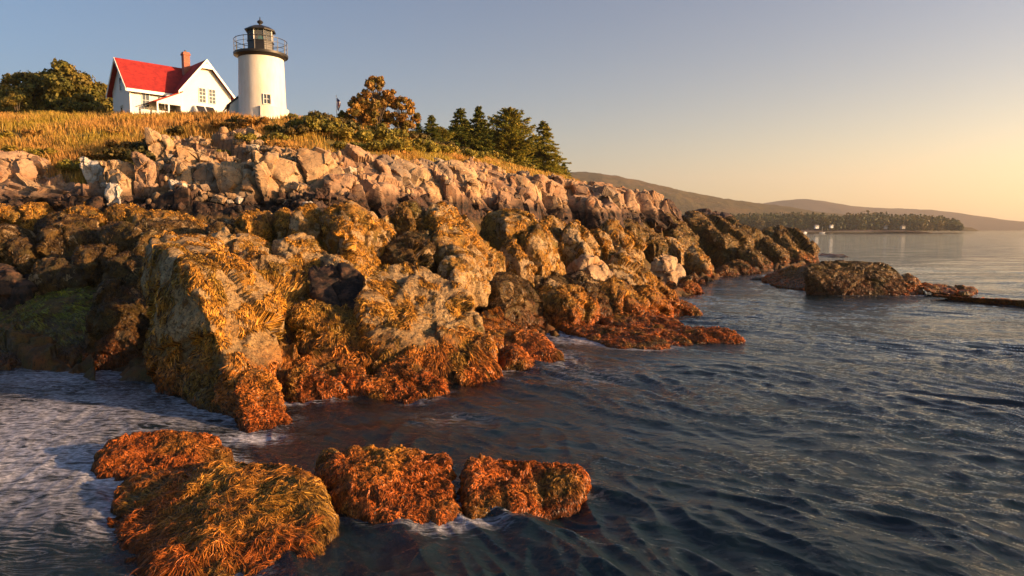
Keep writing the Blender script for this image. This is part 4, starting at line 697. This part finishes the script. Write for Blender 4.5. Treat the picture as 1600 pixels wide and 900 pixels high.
for px, Y_, k, s_ in spots:
    s_ *= BSC
    if k not in [q[0] for q in protos]:
        e = empty('bush', gp(px, Y_, -.1), bl[k], 'bush', 'bushes on the hill brow: ' + ('green', 'yellow green', 'dark', 'orange brown')[k]); e.scale = (s_,) * 3; b, lc = bs[k][1]; b.build('stems', M['bark'], e); link('foliage', mkmesh('foliage', *lc[:2], M['leaf'], smooth=False, col=lc[2]), (0, 0, 0), e); protos.append((k, e))
    else: copy_tree(dict(protos)[k], gp(px, Y_, -.1), (s_, s_, s_ * rr.uniform(.75, 1.15)), rr.uniform(0, 6.3))
# grass
g = np.random.default_rng(77); n_ = 230000; u = g.uniform(-.95, .12, n_); y = 38.5 * (92 / 38.5) ** (g.random(n_) ** 1.35); x = u * y
P3 = np.stack([x, y, 0 * x], 1); gl_ = grassline(x, y) + 1.0 * gnoise(P3 * .5); dn = fbm(P3 * .35 + 7, 3); k = (gl_ > .1) & (g.random(n_) < .55 + dn); x, y, P3 = x[k], y[k], P3[k]; z = ground_z(x, y); k = z > 7.5; x, y, z, P3 = x[k], y[k], z[k], P3[k]; n_ = len(x)
px_ = pxu(x, y); hh = (.22 + .38 * g.random(n_)) * (1 + .5 * gnoise(P3 * .4 + 3)) * np.where((px_ < 400), 1.05, .8); a = g.random(n_) * 6.283; w_ = .022 * (y / 45)
P = np.stack([x, y, z - .03], 1); ax = np.stack([np.cos(a) * w_, np.sin(a) * w_, 0 * x], 1); ln = g.normal(size=(n_, 3)) * .16 + [-.08, 0, 0]; tip = P + (ln * [1, 1, 0] + [0, 0, 1]) * hh[:, None]; mid = P + (ln * [1, 1, 0] * .3 + [0, 0, .6]) * hh[:, None]
V = np.stack([P - ax, P + ax, mid + ax * .8, mid - ax * .8, tip + ax * .25, tip - ax * .25], 1).reshape(-1, 3); bi = np.arange(n_)[:, None] * 6; Q = np.concatenate([bi + [[0, 1, 2, 3]], bi + [[3, 2, 4, 5]]])
t = np.clip(.5 + 1.2 * gnoise(P3 * .25 + 11) + .25 * g.normal(size=n_) + np.where((px_ > 230) & (px_ < 420), .35, 0), 0, 1)[:, None]; col = np.array([.40, .28, .035]) * (1 - t) + np.array([.56, .28, .07]) * t; col = np.clip(col * (.7 + .5 * g.random(n_))[:, None], 0, 1)
tag(link('grass', mkmesh('grass', V, Q, M['grassblade'], smooth=False, col=np.repeat(col, 6, 0))), 'golden dry grass over the hilltop', 'grass', kind='stuff')

# ------------------------------------------------------------------ painted materials
def siding(name, col, pitch=.13):
    m = mat(name, .6, col); n = N(m); tc = n.n('ShaderNodeTexCoord').outputs['Object']; w = n.n('ShaderNodeTexWave', wave_type='BANDS', bands_direction='Z', wave_profile='SAW'); n.l(tc, w.inputs[0]); w.inputs['Scale'].default_value = .314 / pitch
    n.l(n.bump(w.outputs[1], .5, .02), n.b.inputs['Normal']); n.l(n.mix(n.ramp(n.noise(tc, 1.2, 5), [(.35, 0.), (.7, .35)]), col, tuple(c_ * .82 for c_ in col)), n.b.inputs['Base Color']); return m
M['siding'] = siding('white_clapboard', (.78, .77, .72)); M['trim'] = mat('white_trim', .5, (.80, .79, .75))
m = mat('red_shingles', .75, (.42, .03, .02)); n = N(m); tc = n.n('ShaderNodeTexCoord').outputs['Object']; br = n.n('ShaderNodeTexBrick'); n.l(tc, br.inputs[0])
wv2 = n.n('ShaderNodeTexWave', wave_type='BANDS', bands_direction='Z', wave_profile='SAW'); n.l(tc, wv2.inputs[0]); wv2.inputs['Scale'].default_value = 1.6; wv2.inputs['Distortion'].default_value = .6; rc_ = n.mix(n.ramp(n.noise(tc, 2.2, 6, .7), [(.35, 0.), (.65, 1.)]), (.22, .014, .014), (.38, .028, .02)); rc_ = n.mix(n.ramp(wv2.outputs[1], [(.8, 0.), (.95, .5)]), rc_, (.12, .01, .01)); n.l(rc_, n.b.inputs['Base Color']); n.l(n.bump(n.noise(n.scalev(tc, (1, 1, 6)), 4, 3), .5, .02), n.b.inputs['Normal']); M['red'] = m
m = mat('chimney_brick', .85); n = N(m); br = n.n('ShaderNodeTexBrick'); n.l(n.scalev(n.n('ShaderNodeTexCoord').outputs['Object'], (4, 4, 4), (R(90), 0, 0)), br.inputs[0]); br.inputs['Color1'].default_value = (.38, .10, .05, 1); br.inputs['Color2'].default_value = (.30, .07, .04, 1); br.inputs['Mortar'].default_value = (.30, .25, .2, 1); n.l(br.outputs[0], n.b.inputs['Base Color']); M['brick'] = m
M['pane'] = mat('dark_window_glass', .06, (.03, .035, .045), .6); M['black'] = mat('black_iron', .45, (.018, .016, .016), .5); M['door'] = mat('dark_red_door', .5, (.12, .03, .02))
m = mat('white_tower_paint', .55, (.80, .78, .74)); n = N(m); tc = n.n('ShaderNodeTexCoord').outputs['Object']; n.l(n.mix(n.ramp(n.noise(n.scalev(tc, (1, 1, .25)), 1.5, 6, .65), [(.4, 0.), (.7, .8)]), (.76, .71, .63), (.56, .48, .38)), n.b.inputs['Base Color']); n.l(n.bump(n.noise(tc, 9, 4), .35, .02), n.b.inputs['Normal']); M['tower'] = m
m = mat('lantern_glass', .03, (.75, .8, .85), .5, Transmission_Weight=0.); n = N(m); tb = n.n('ShaderNodeBsdfTransparent'); tb.inputs[0].default_value = (.32, .34, .38, 1); mx = n.n('ShaderNodeMixShader'); mx.inputs[0].default_value = .1; n.l(tb.outputs[0], mx.inputs[1]); n.l(n.b.outputs[0], mx.inputs[2]); n.l(mx.outputs[0], m.node_tree.nodes['Material Output'].inputs[0]); M['glass'] = m
M['green'] = mat('green_lens', .1, (.02, .35, .18), .8, Emission_Color=(.02, .6, .28, 1), Emission_Strength=.5)
# ------------------------------------------------------------------ lighthouse
p0 = at(411, 187, 56); tz = lambda py: float(at(411, py, 56)[2] - p0[2]); LH = empty('lighthouse', tuple(p0), 'short white round lighthouse with black lantern and gallery', 'lighthouse')
view = math.atan2(-p0[1], -p0[0])
hG = tz(87)
MB().lathe([(1.90, -1.5), (1.83, 0), (1.76, hG * .6), (1.71, hG - .1)], 96).build('tower', M['tower'], LH, smooth=True)
MB().lathe([(2.02, -1.5), (2.02, .78), (1.85, .82), (1.84, .5)], 30, view - R(5), view + R(95)).build('stone_base', M['tower'], LH, smooth=True)
MB().lathe([(1.73, hG - .32), (1.84, hG - .2), (1.9, hG - .12), (2.06, hG - .1), (2.08, hG + .06), (2.0, hG + .08), (0.3, hG + .1)], 72).build('gallery_deck', M['black'], LH, smooth=True)
GR_ = 2.0
for zr, rr_ in ((1.02, .028), (.68, .016), (.34, .016)):
    b = MB()
    for i in range(48):
        a0, a1 = i * math.pi / 24, (i + 1) * math.pi / 24; b.tube((GR_ * math.cos(a0), GR_ * math.sin(a0), hG + .08 + zr), (GR_ * math.cos(a1), GR_ * math.sin(a1), hG + .08 + zr), rr_, None, 5)
    b.build('rail', M['black'], LH)
for i in range(14):
    a = view + (i + .5) * 2 * math.pi / 14; MB().tube((GR_ * math.cos(a), GR_ * math.sin(a), hG + .05), (GR_ * math.cos(a), GR_ * math.sin(a), hG + 1.16), .03, .022, 6).build('rail_post', M['black'], LH)
oc = view + R(14); z1, z2, z3 = hG + .09, tz(66.5), tz(49.5)
MB().lathe([(1.0, z1), (1.0, z2 - .06), (1.06, z2 - .04), (1.06, z2 + .02), (.2, z2 + .03)], 8, oc, oc + 2 * math.pi).build('lantern_wall', M['black'], LH)
for i in range(8):
    a0, a1 = oc + i * math.pi / 4, oc + (i + 1) * math.pi / 4; q0, q1 = Vector((.96 * math.cos(a0), .96 * math.sin(a0), 0)), Vector((.96 * math.cos(a1), .96 * math.sin(a1), 0)); up = Vector((0, 0, 1)); nn = (q0 + q1).normalized() * .015
    MB().poly([q0 + up * (z2 + .03), q1 + up * (z2 + .03), q1 + up * (z3 - .02), q0 + up * (z3 - .02)], nn).build('lantern_pane', M['glass'], LH)
    MB().tube(q0 * 1.02 + up * (z2 + .02), q0 * 1.02 + up * z3, .035, None, 6).build('mullion', M['trim'] if i % 2 else M['black'], LH)
MB().lathe([(1.0, z3 - .02), (1.2, z3 - .03), (1.22, z3 + .05), (.75, z3 + .32), (.2, tz(40)), (.12, tz(39))], 8, oc, oc + 2 * math.pi).build('lantern_roof', M['black'], LH)
MB().lathe([(.1, tz(40.5)), (.09, tz(37.5)), (.19, tz(36.5)), (.24, tz(34.5)), (.17, tz(32.5)), (.05, tz(31.5)), (.03, tz(27)), (.001, tz(26))], 20).build('roof_vent', M['black'], LH, smooth=True)
MB().lathe([(.05, z2), (.16, z2 + .12), (.22, z2 + .3), (.16, z2 + .48), (.05, z2 + .56)], 20).build('lens', M['green'], LH, smooth=True)
def face_mat(a, r, z): return Matrix.Translation((r * math.cos(a), r * math.sin(a), z)) @ Matrix.Rotation(a + R(90), 4, 'Z')
def win(parent, mtx, w, h, cols=2, rows=3, fm='trim', pm='pane', name='window'):
    """window with its frame, glazing bars and pane, in the plane x-z facing -y"""
    b = MB(); t = .05; b.box(-w / 2 - t, w / 2 + t, -.05, .03, -h / 2 - t, -h / 2); b.box(-w / 2 - t, w / 2 + t, -.05, .03, h / 2, h / 2 + t); b.box(-w / 2 - t, -w / 2, -.046, .03, -h / 2, h / 2); b.box(w / 2, w / 2 + t, -.046, .03, -h / 2, h / 2)
    for i in range(1, cols): x = -w / 2 + w * i / cols; b.box(x - .016, x + .016, -.03, .01, -h / 2, h / 2)
    for i in range(1, rows): z = -h / 2 + h * i / rows; k = .03 if rows == 4 and i == 2 else .015; b.box(-w / 2, w / 2, -.034, .01, z - k, z + k)
    o = b.build(name, M[fm], parent); o.matrix_local = mtx; MB().box(-w / 2, w / 2, -.012, .004, -h / 2, h / 2).build('pane', M[pm], o); return o
aw = view + R(10); win(LH, face_mat(aw, 1.825, tz(160.5)), .42, .72, 2, 2)
MB().box(.28, .32, -.12, .02, -.36, .36).build('shutter', M['trim'], LH).matrix_local = face_mat(aw, 1.83, tz(160.5))
d = Vector((math.cos(view + R(180 + 8)), math.sin(view + R(180 + 8)), 0)); s_ = Vector((-d.y, d.x, 0))
ax = empty('annex_holder', (0, 0, 0), None, None) if False else None
def pt(a, b_, z): v = d * a + s_ * b_; return (v.x, v.y, z)
b = MB(); b.poly([pt(1., 0, -1.), pt(1., 2.35, -1.), pt(1., 2.35, 1.15), pt(1., 1.17, 2.2), pt(1., 0, 1.15)], d * 3.); b.build('entry_room', M['siding'], LH)
b = MB(); b.poly([pt(.9, -.2, 1.0), pt(.9, 1.17, 2.25), pt(.9, 2.6, 1.0), pt(.9, 2.6, 1.12), pt(.9, 1.17, 2.4), pt(.9, -.2, 1.12)], d * 3.3); b.build('entry_roof', M['black'], LH)
# ------------------------------------------------------------------ keeper's house
hp = at(205, 192, 65); HO = empty('keeper_house', tuple(hp), 'white clapboard house with red roof and projecting front gable', 'house', rz=R(46))
WH, LH_, EZ, RZ = 5.0, 8.7, 3.45, 6.25
MB().poly([(0, 0, -1.5), (0, WH, -1.5), (0, WH, EZ), (0, WH / 2, RZ - .15), (0, 0, EZ)], (LH_, 0, 0)).build('main_wall', M['siding'], HO)
gx0, gx1, gy, gzE, gzR = 4.05, 8.85, -1.5, 3.55, 6.55; gm_ = (gx0 + gx1) / 2
MB().poly([(gx0, gy, -1.5), (gx1, gy, -1.5), (gx1, gy, gzE), (gm_, gy, gzR - .2), (gx0, gy, gzE)], (0, 4.0, 0)).build('gable_wall', M['siding'], HO)
def roof(y0, y1, x0, x1, ze, zr, over, th, axis='x'):
    """gable roof as one bent sheet with thickness; ridge along x (or y)"""
    b = MB(); m_ = (y0 + y1) / 2; sl_ = (zr - ze) / (m_ - y0); e0, e1, z0 = y0 - over, y1 + over, ze - sl_ * over
    P = [(e0, z0), (m_, zr), (e1, z0), (e1, z0 + th), (m_, zr + th * 1.15), (e0, z0 + th)]
    pts = [(x0, a, z) if axis == 'x' else (a, x0, z) for a, z in P]; b.poly(pts, (x1 - x0, 0, 0) if axis == 'x' else (0, x1 - x0, 0)); return b
roof(0, WH, -.45, LH_ - .1, EZ, RZ - .05, .4, .12).build('main_roof', M['red'], HO)
roof(gx0, gx1, gy - .4, 3.0, gzE, gzR - .08, .35, .12, 'y').build('gable_roof', M['red'], HO)
def verge(pts, dv, name='bargeboard'): MB().poly(pts, dv).build(name, M['trim'], HO)
sl_ = (gzR - .08 - gzE) / (gm_ - gx0)
verge([(gx0 - .38, gy - .45, gzE - sl_ * .38 - .12), (gm_, gy - .45, gzR - .22), (gm_, gy - .45, gzR + .08), (gx0 - .38, gy - .45, gzE - sl_ * .38 + .14)], (0, .045, 0))
verge([(gx1 + .38, gy - .45, gzE - sl_ * .38 - .12), (gm_ + .002, gy - .45, gzR - .22), (gm_ + .002, gy - .45, gzR + .08), (gx1 + .38, gy - .45, gzE - sl_ * .38 + .14)], (0, .045, 0))
sm = (RZ - .05 - EZ) / (WH / 2)
verge([(-.5, -.43, EZ - sm * .43 - .12), (-.5, WH / 2, RZ - .2), (-.5, WH / 2, RZ + .1), (-.5, -.43, EZ - sm * .43 + .14)], (.045, 0, 0)); verge([(-.5, WH + .43, EZ - sm * .43 - .12), (-.5, WH / 2 + .002, RZ - .2), (-.5, WH / 2 + .002, RZ + .1), (-.5, WH + .43, EZ - sm * .43 + .14)], (.045, 0, 0))
MB().box(-.42, gx0 - .3, -.47, -.42, EZ - .62, EZ - .34).build('fascia', M['trim'], HO); MB().box(-.04, .1, -.03, .12, -1.5, EZ - .1).build('corner_board', M['trim'], HO)
MB().box(gx0 - .03, gx0 + .12, gy - .03, gy + .1, -1.5, gzE).build('corner_board', M['trim'], HO); MB().box(gx1 - .12, gx1 + .03, gy - .03, gy + .1, -1.5, gzE).build('corner_board', M['trim'], HO)
MB().poly([(gm_ - .55, gy - .44, gzR - .85), (gm_ + .55, gy - .44, gzR - .85), (gm_, gy - .44, gzR - .3)], (0, .06, 0)).build('gable_ornament', M['trim'], HO)
ch = MB().box(5.5, 6.1, 1.3, 1.9, 4.6, 7.75).build('chimney', M['brick'], HO); MB().box(5.44, 6.16, 1.24, 1.96, 7.45, 7.62).build('chimney_cap', M['brick'], ch); MB().lathe([(.1, 7.7), (.1, 7.95)], 10, cx=5.8, cy=1.6).build('flue', M['black'], ch)
T_ = Matrix.Translation
for x in (6.05, 7.0): win(HO, T_((x, gy - .005, 3.15)), .6, 1.35, 2, 4, 'trim')
win(HO, T_((1.35, -.005, 2.25)), .6, 1.25, 2, 2)
for z_ in (3.9, 1.1): win(HO, T_((-.005, 2.4, z_)) @ Matrix.Rotation(R(-90), 4, 'Z'), .6, 1.2, 1, 2)
MB().box(-.12, -.03, 1.95, 2.85, 1.82, 1.9).build('window_hood', M['trim'], HO)
# porch in the corner between the main wall and the front gable
PO = MB().poly([(1.55, -1.75, 1.95), (gx0 + .1, -1.75, 3.15), (gx0 + .1, -1.75, 3.27), (1.45, -1.75, 2.02)], (0, 1.85, 0)).build('porch_roof', M['red'], HO)
MB().poly([(1.75, -1.7, 1.85), (gx0, -1.7, 1.85), (gx0, -1.7, 3.1), (1.75, -1.7, 2.0)], (0, .08, 0)).build('porch_gable', M['siding'], PO)
for x in (1.75, 2.75, 3.9): MB().box(x, x + .13, -1.7, -1.57, -1.2, 1.85).build('porch_post', M['trim'], PO)
MB().box(1.88, 2.75, -1.66, -1.6, -1.2, 1.2).build('porch_screen', M['siding'], PO)
MB().box(1.6, 4.0, -1.72, 0.02, -1.3, -.15).build('porch_floor', M['siding'], PO)
dr_ = MB().box(3.0, 3.75, -.06, .0, -.15, 1.6).build('door', M['door'], HO); MB().lathe([(.0, .0), (.03, .02), (.03, .05), (0, .06)], 10, cx=3.1, cy=-.1).build('handle', M['black'], dr_).location = (0, 0, .7)
win(HO, T_((gx0 - .005, -.8, 1.2)) @ Matrix.Rotation(R(-90), 4, 'Z'), .35, .6, 1, 1)
# glazed hatch leaning on the gable
hx = MB().poly([(5.15, gy - 1.5, -.6), (5.15, gy, -.6), (5.15, gy, 2.05), (5.15, gy - .25, 2.05), (5.15, gy - 1.3, .95)], (1.95, 0, 0)).build('glazed_hatch', M['trim'], HO)
for x in (5.3, 6.2): MB().poly([(x, gy - 1.25, 1.03), (x + .72, gy - 1.25, 1.03), (x + .72, gy - .33, 2.0), (x, gy - .33, 2.0)], (0, -.04, .04)).build('hatch_pane', M['pane'], hx)
MB().box(8.1, 8.8, gy - .5, gy - .05, -.7, .55).build('basement_vent', M['trim'], HO)
# ------------------------------------------------------------------ flagpole
fp = gp(531, 62, 0); FP = empty('flagpole', fp, 'thin pole with a limp flag of red and white stripes', 'flagpole'); ft = float(at(531, 151, 62)[2] - fp[2]); fh = float(at(531, 171, 62)[2] - fp[2])
MB().tube((0, 0, -.3), (0, 0, ft), .045, .025, 8).build('pole', M['trim'], FP); MB().lathe([(.0, ft + .14), (.06, ft + .08), (.0, ft)], 10).build('finial', M['trim'], FP)
m = mat('flag_cloth', .8); n = N(m); sp = n.n('ShaderNodeSeparateXYZ'); n.l(n.n('ShaderNodeTexCoord').outputs['Object'], sp.inputs[0]); st = n.math('GREATER_THAN', n.math('FRACT', n.math('MULTIPLY', sp.outputs[0], 9.)), .5)
c = n.mix(st, (.55, .03, .03), (.75, .72, .7)); top = n.math('GREATER_THAN', sp.outputs[2], ft - .42); c = n.mix(top, c, (.03, .05, .2)); n.l(c, n.b.inputs['Base Color'])
gu, gv = np.meshgrid(np.linspace(0, 1, 16), np.linspace(0, 1, 24)); fx = .05 + .24 * gu * (1 + .3 * np.sin(gv * 5)); fy = .07 * np.sin(gu * 14 + gv * 3) * gu ** .3; fz = ft - .08 - (ft - .1 - fh) * gv - .25 * gu
i0 = (np.arange(23)[:, None] * 16 + np.arange(15)[None]).ravel(); link('flag', mkmesh('flag', np.stack([fx.ravel(), fy.ravel(), fz.ravel()], 1), np.stack([i0, i0 + 1, i0 + 17, i0 + 16], 1), m), (0, 0, 0), FP)

# ------------------------------------------------------------------ far land
def hmat(name, a, b, c=None):
    m = mat(name, .95, spec=.05); n = N(m); p = n.pos(); k = n.noise(p, .02, 6, .7); col = n.mix(k, a, b); col = n.mix(n.ramp(n.noise(p, .004, 4), [(.5, 0.), (.62, .8)]), col, c or b); n.l(col, n.b.inputs['Base Color']); n.l(n.bump(n.noise(p, .03, 5, .7), 1., 12.), n.b.inputs['Normal']); return m
def hill(name, prof, Y0, depth, m, seed, rough=.03):
    """mountain ridge: a crest line at its own distance with slopes falling to both sides"""
    xs = np.linspace(prof[0][0], prof[-1][0], 320); ys = np.interp(xs, [q[0] for q in prof], [q[1] for q in prof]); nv = 60; X, Yy, Z = [], [], []
    for j in range(nv):
        t = j / (nv - 1) * 2 - 1; Yd = Y0 + depth * t; f = (math.cos(t * math.pi) * .5 + .5) ** .8
        hz = (358 - ys) / F * Y0 ; X.append((xs - 800) / F * Y0 * (1 + .15 * t * depth / Y0)); Yy.append(np.full_like(xs, Yd)); Z.append(hz * f)
    P = np.stack([np.array(X).ravel(), np.array(Yy).ravel(), np.array(Z).ravel()], 1); h0 = P[:, 2].max(); P[:, 2] += h0 * rough * fbm(P * [3 / depth, 3 / depth, 0] * 4 + seed, 5) * np.clip(P[:, 2] / h0 * 4, 0, 1) + 5 - 8 * (P[:, 2] < .02 * h0)
    i0 = (np.arange(nv - 1)[:, None] * 320 + np.arange(319)[None]).ravel(); return tag(link(name, mkmesh(name, P, np.stack([i0, i0 + 1, i0 + 321, i0 + 320], 1), m)), kind='structure')
hm = hmat('far_hillside', (.09, .07, .025), (.16, .11, .04), (.17, .10, .045)); hm2 = hmat('farther_hillside', (.11, .07, .045), (.15, .10, .06))
hill('hills', [(560, 300), (700, 284), (860, 276), (890, 273), (925, 273), (960, 279), (1010, 290), (1060, 302), (1110, 312), (1160, 319), (1180, 321), (1230, 330), (1300, 342), (1340, 352), (1380, 358)], 2600, 1000, hm, 3)
hill('hills', [(1060, 345), (1130, 328), (1175, 321), (1210, 315), (1240, 312), (1265, 315), (1300, 322), (1360, 326), (1420, 328), (1450, 333), (1490, 342), (1540, 352), (1600, 358)], 4600, 1400, hm2, 9, .02)
hill('hills', [(1380, 356), (1460, 344), (1500, 341), (1540, 344), (1600, 347), (1700, 350), (1900, 354), (2000, 358)], 5600, 900, hm2, 14, .02)
# low wooded shore: land, wood, houses, boats
Y0 = 900.
xs = np.linspace((850 - 800) / F * Y0, (1485 - 800) / F * Y0, 260); nv = 30; P = []
for j in range(nv):
    t = j / (nv - 1); yy = Y0 + 230 * t; e = np.clip((xs[-1] - xs) / 60, 0, 1) * np.clip((xs - xs[0]) / 20, 0, 1); P.append(np.stack([xs * (1 + .1 * t), np.full_like(xs, yy) + 12 * gnoise(np.stack([xs / 40, 0 * xs, 0 * xs], 1)), -1 + e * (3 + 6 * math.sin(math.pi * min(1, t * 1.2)) * 1.) + .8 * gnoise(np.stack([xs / 9, 0 * xs + j, 0 * xs], 1))], 1))
i0 = (np.arange(nv - 1)[:, None] * 260 + np.arange(259)[None]).ravel(); m = rock_mat('far_shore_rock', (.13, .08, .06), (.22, .14, .10), (.05, .04, .03), (.2, .1, .07)); tag(link('far_shore', mkmesh('far_shore', np.concatenate(P), np.stack([i0, i0 + 1, i0 + 261, i0 + 260], 1), m)), kind='structure')
g = np.random.default_rng(5); tops = [(850, 330), (1130, 329), (1180, 328), (1210, 328), (1250, 326), (1300, 331), (1320, 330), (1350, 324), (1390, 329), (1420, 330), (1470, 333), (1490, 338), (1500, 349)]
VV, QQ, CC, nb = [], [], [], 0
for i in range(1150):
    px = g.uniform(850, 1498); dd = g.random(); Y_ = Y0 + 12 + 170 * dd; x = (px - 800) / F * Y_; ty = float(np.interp(px, [q[0] for q in tops], [q[1] for q in tops])) + 2.0 * float(gnoise(np.array([[px / 14, 0, 0]]))[0]) ; H_t = ((358 - ty) / F * Y0 + 4) * (.62 + .38 * dd ** .5) * g.uniform(.7, 1.08) * (1 + .16 * float(gnoise(np.array([[x / 17, 3., 0]]))[0])); gg = 4.
    r = H_t * g.uniform(.2, .5); con = g.random() < .3
    nl = 90; d = g.normal(size=(nl, 3)); d /= np.linalg.norm(d, axis=1)[:, None]; u = g.random(nl); zz = gg + (H_t - gg) * u
    pr = (1 - u) if con else np.sqrt(np.clip(1 - (2 * u - .9) ** 2 * .8, .05, 1)); pp = np.stack([x + d[:, 0] * r * pr, Y_ + d[:, 1] * r * pr, zz], 1); a_ = g.normal(size=(nl, 3)); a_ /= np.linalg.norm(a_, axis=1)[:, None]; b_ = np.cross(a_, d); s = 1.0 * (.5 + g.random(nl))
    V, Q_ = quads(pp, a_ * s[:, None], b_ * s[:, None]); VV.append(V); QQ.append(Q_ + nb); nb += len(V); base = np.array([(.05, .06, .018), (.09, .085, .025), (.12, .09, .03), (.035, .05, .018)][g.integers(0, 4)]) if not con else np.array((.03, .045, .018)); CC.append(np.repeat(base * (.7 + .6 * g.random((nl, 1))), 4, 0))
tag(link('far_wood', mkmesh('far_wood', np.concatenate(VV), np.concatenate(QQ), M['leaf'], smooth=False, col=np.concatenate(CC))), 'dense wood along the far shore across the harbour', 'wood', kind='stuff')
M['greywall'] = mat('grey_wall', .7, (.35, .33, .3)); M['dkroof'] = mat('dark_roof', .8, (.07, .06, .055)); M['boatw'] = mat('white_boat', .3, (.8, .8, .8)); M['red2'] = mat('red_buoy_paint', .4, (.55, .03, .03))
def far_house(px, py, w, h, dist, label, wm='boatw', rz=.2):
    q = at(px, py, dist); e = empty('shore_house', tuple(q), label, 'house', 'houses across the harbour', rz); MB().poly([(-w / 2, 0, -2), (w / 2, 0, -2), (w / 2, 0, h), (-w / 2, 0, h)], (0, w * .7, 0)).build('wall', M[wm], e)
    MB().poly([(-w / 2 - .4, -.4, h), (-w / 2 - .4, w * .35, h + w * .3), (-w / 2 - .4, w * .7 + .4, h)], (w + .8, 0, 0)).build('roof', M['dkroof'], e)
    for i in (-1, 1):
        MB().box(i * w * .25 - .5, i * w * .25 + .5, -.08, .02, h * .35, h * .75).build('window', M['pane'], e)
far_house(1277, 355, 5, 2.2, 905, 'white gabled house across the harbour, left of the two white ones'); far_house(1300, 354, 4, 2, 905, 'white house across the harbour, right of the two white ones'); far_house(1412, 355.5, 5, 1.8, 906, 'grey house near the right end of the wooded point', 'greywall'); far_house(1384, 355.5, 4, 1.6, 906, 'small brown cottage on the wooded point', 'greywall', -.3)
MB_pier = MB().box(-30, 30, -2, 2, 1.0, 1.5)
for i in range(-7, 8): MB_pier.tube((i * 4.2, -1.6, -3), (i * 4.2, -1.6, 1), .25, None, 6)
q = at(1268, 357.5, 880); tag(MB_pier.build('pier', M['dkroof'], None, (q[0], 885, 0)), 'long low dark pier across the harbour', 'pier')
def boat(px, dist, L, label, cab=True, mast=False, rz=0.):
    e = empty('boat', ((px - 800) / F * dist, dist, 0), label, 'boat', 'boats at anchor', rz); b = MB(); P = []
    for j, (zz, s) in enumerate(((-.3, .55), (.35, .9), (1.0, 1.))):
        P.append([b.b.verts.new((x * L / 2 * s, y * L * .15 * s, zz + (.25 if x > .9 else 0) * j)) for x, y in ((-1, -.8), (-1, .8), (-.2, 1), (.5, .8), (1.05, 0), (.5, -.8), (-.2, -1))])
    for A, B_ in zip(P, P[1:]):
        for i in range(7): b.b.faces.new((A[i], A[(i + 1) % 7], B_[(i + 1) % 7], B_[i]))
    b.b.faces.new(P[2]); b.b.faces.new(P[0][::-1]); b.build('hull', M['boatw'], e)
    if cab: MB().box(-L * .1, L * .22, -L * .09, L * .09, 1., 2.1).build('cabin', M['boatw'], e, bevel=.1); MB().box(.22 * L - .3, L * .224, -L * .075, L * .075, 1.5, 1.95).build('windscreen', M['pane'], e)
    if mast: MB().tube((0, 0, .9), (0, 0, L * 1.2), .1, .05, 6).build('mast', M['trim'], e)
boat(1196, 640, 10, 'white motor boat nearest the headland', rz=.1); boat(1247, 760, 9, 'white boat moored at the middle of the pier', rz=3.0); boat(1256, 770, 7, 'small white boat right of the moored one', rz=.4); boat(1210, 720, 7, 'sailing boat with bare mast near the headland', False, True); boat(1283, 800, 7, 'sailing boat with bare mast before the white houses', False, True)
e = empty('buoy', ((1231 - 800) / F * 560, 560, 0), 'small red pointed channel buoy off the headland', 'buoy'); MB().lathe([(.0, -.5), (.9, -.3), (.9, .5), (.5, 1.0), (0.02, 2.2)], 14).build('float', M['red2'], e); MB().tube((0, 0, 2.1), (0, 0, 2.9), .06, .04, 6).build('topmark', M['red2'], e)
# ------------------------------------------------------------------ haze
HAZE = 0.00010
hz = MB().box(-9000, 9000, -200, 12000, -9, 900).build('haze', None); tag(hz, kind='stuff')
m = bpy.data.materials.new('haze_air'); m.use_nodes = True; m.node_tree.nodes.clear(); pv = m.node_tree.nodes.new('ShaderNodeVolumePrincipled'); pv.inputs['Color'].default_value = (.92, .88, .85, 1); pv.inputs['Density'].default_value = HAZE; pv.inputs['Anisotropy'].default_value = .3
om = m.node_tree.nodes.new('ShaderNodeOutputMaterial'); m.node_tree.links.new(pv.outputs[0], om.inputs['Volume']); hz.data.materials.append(m)
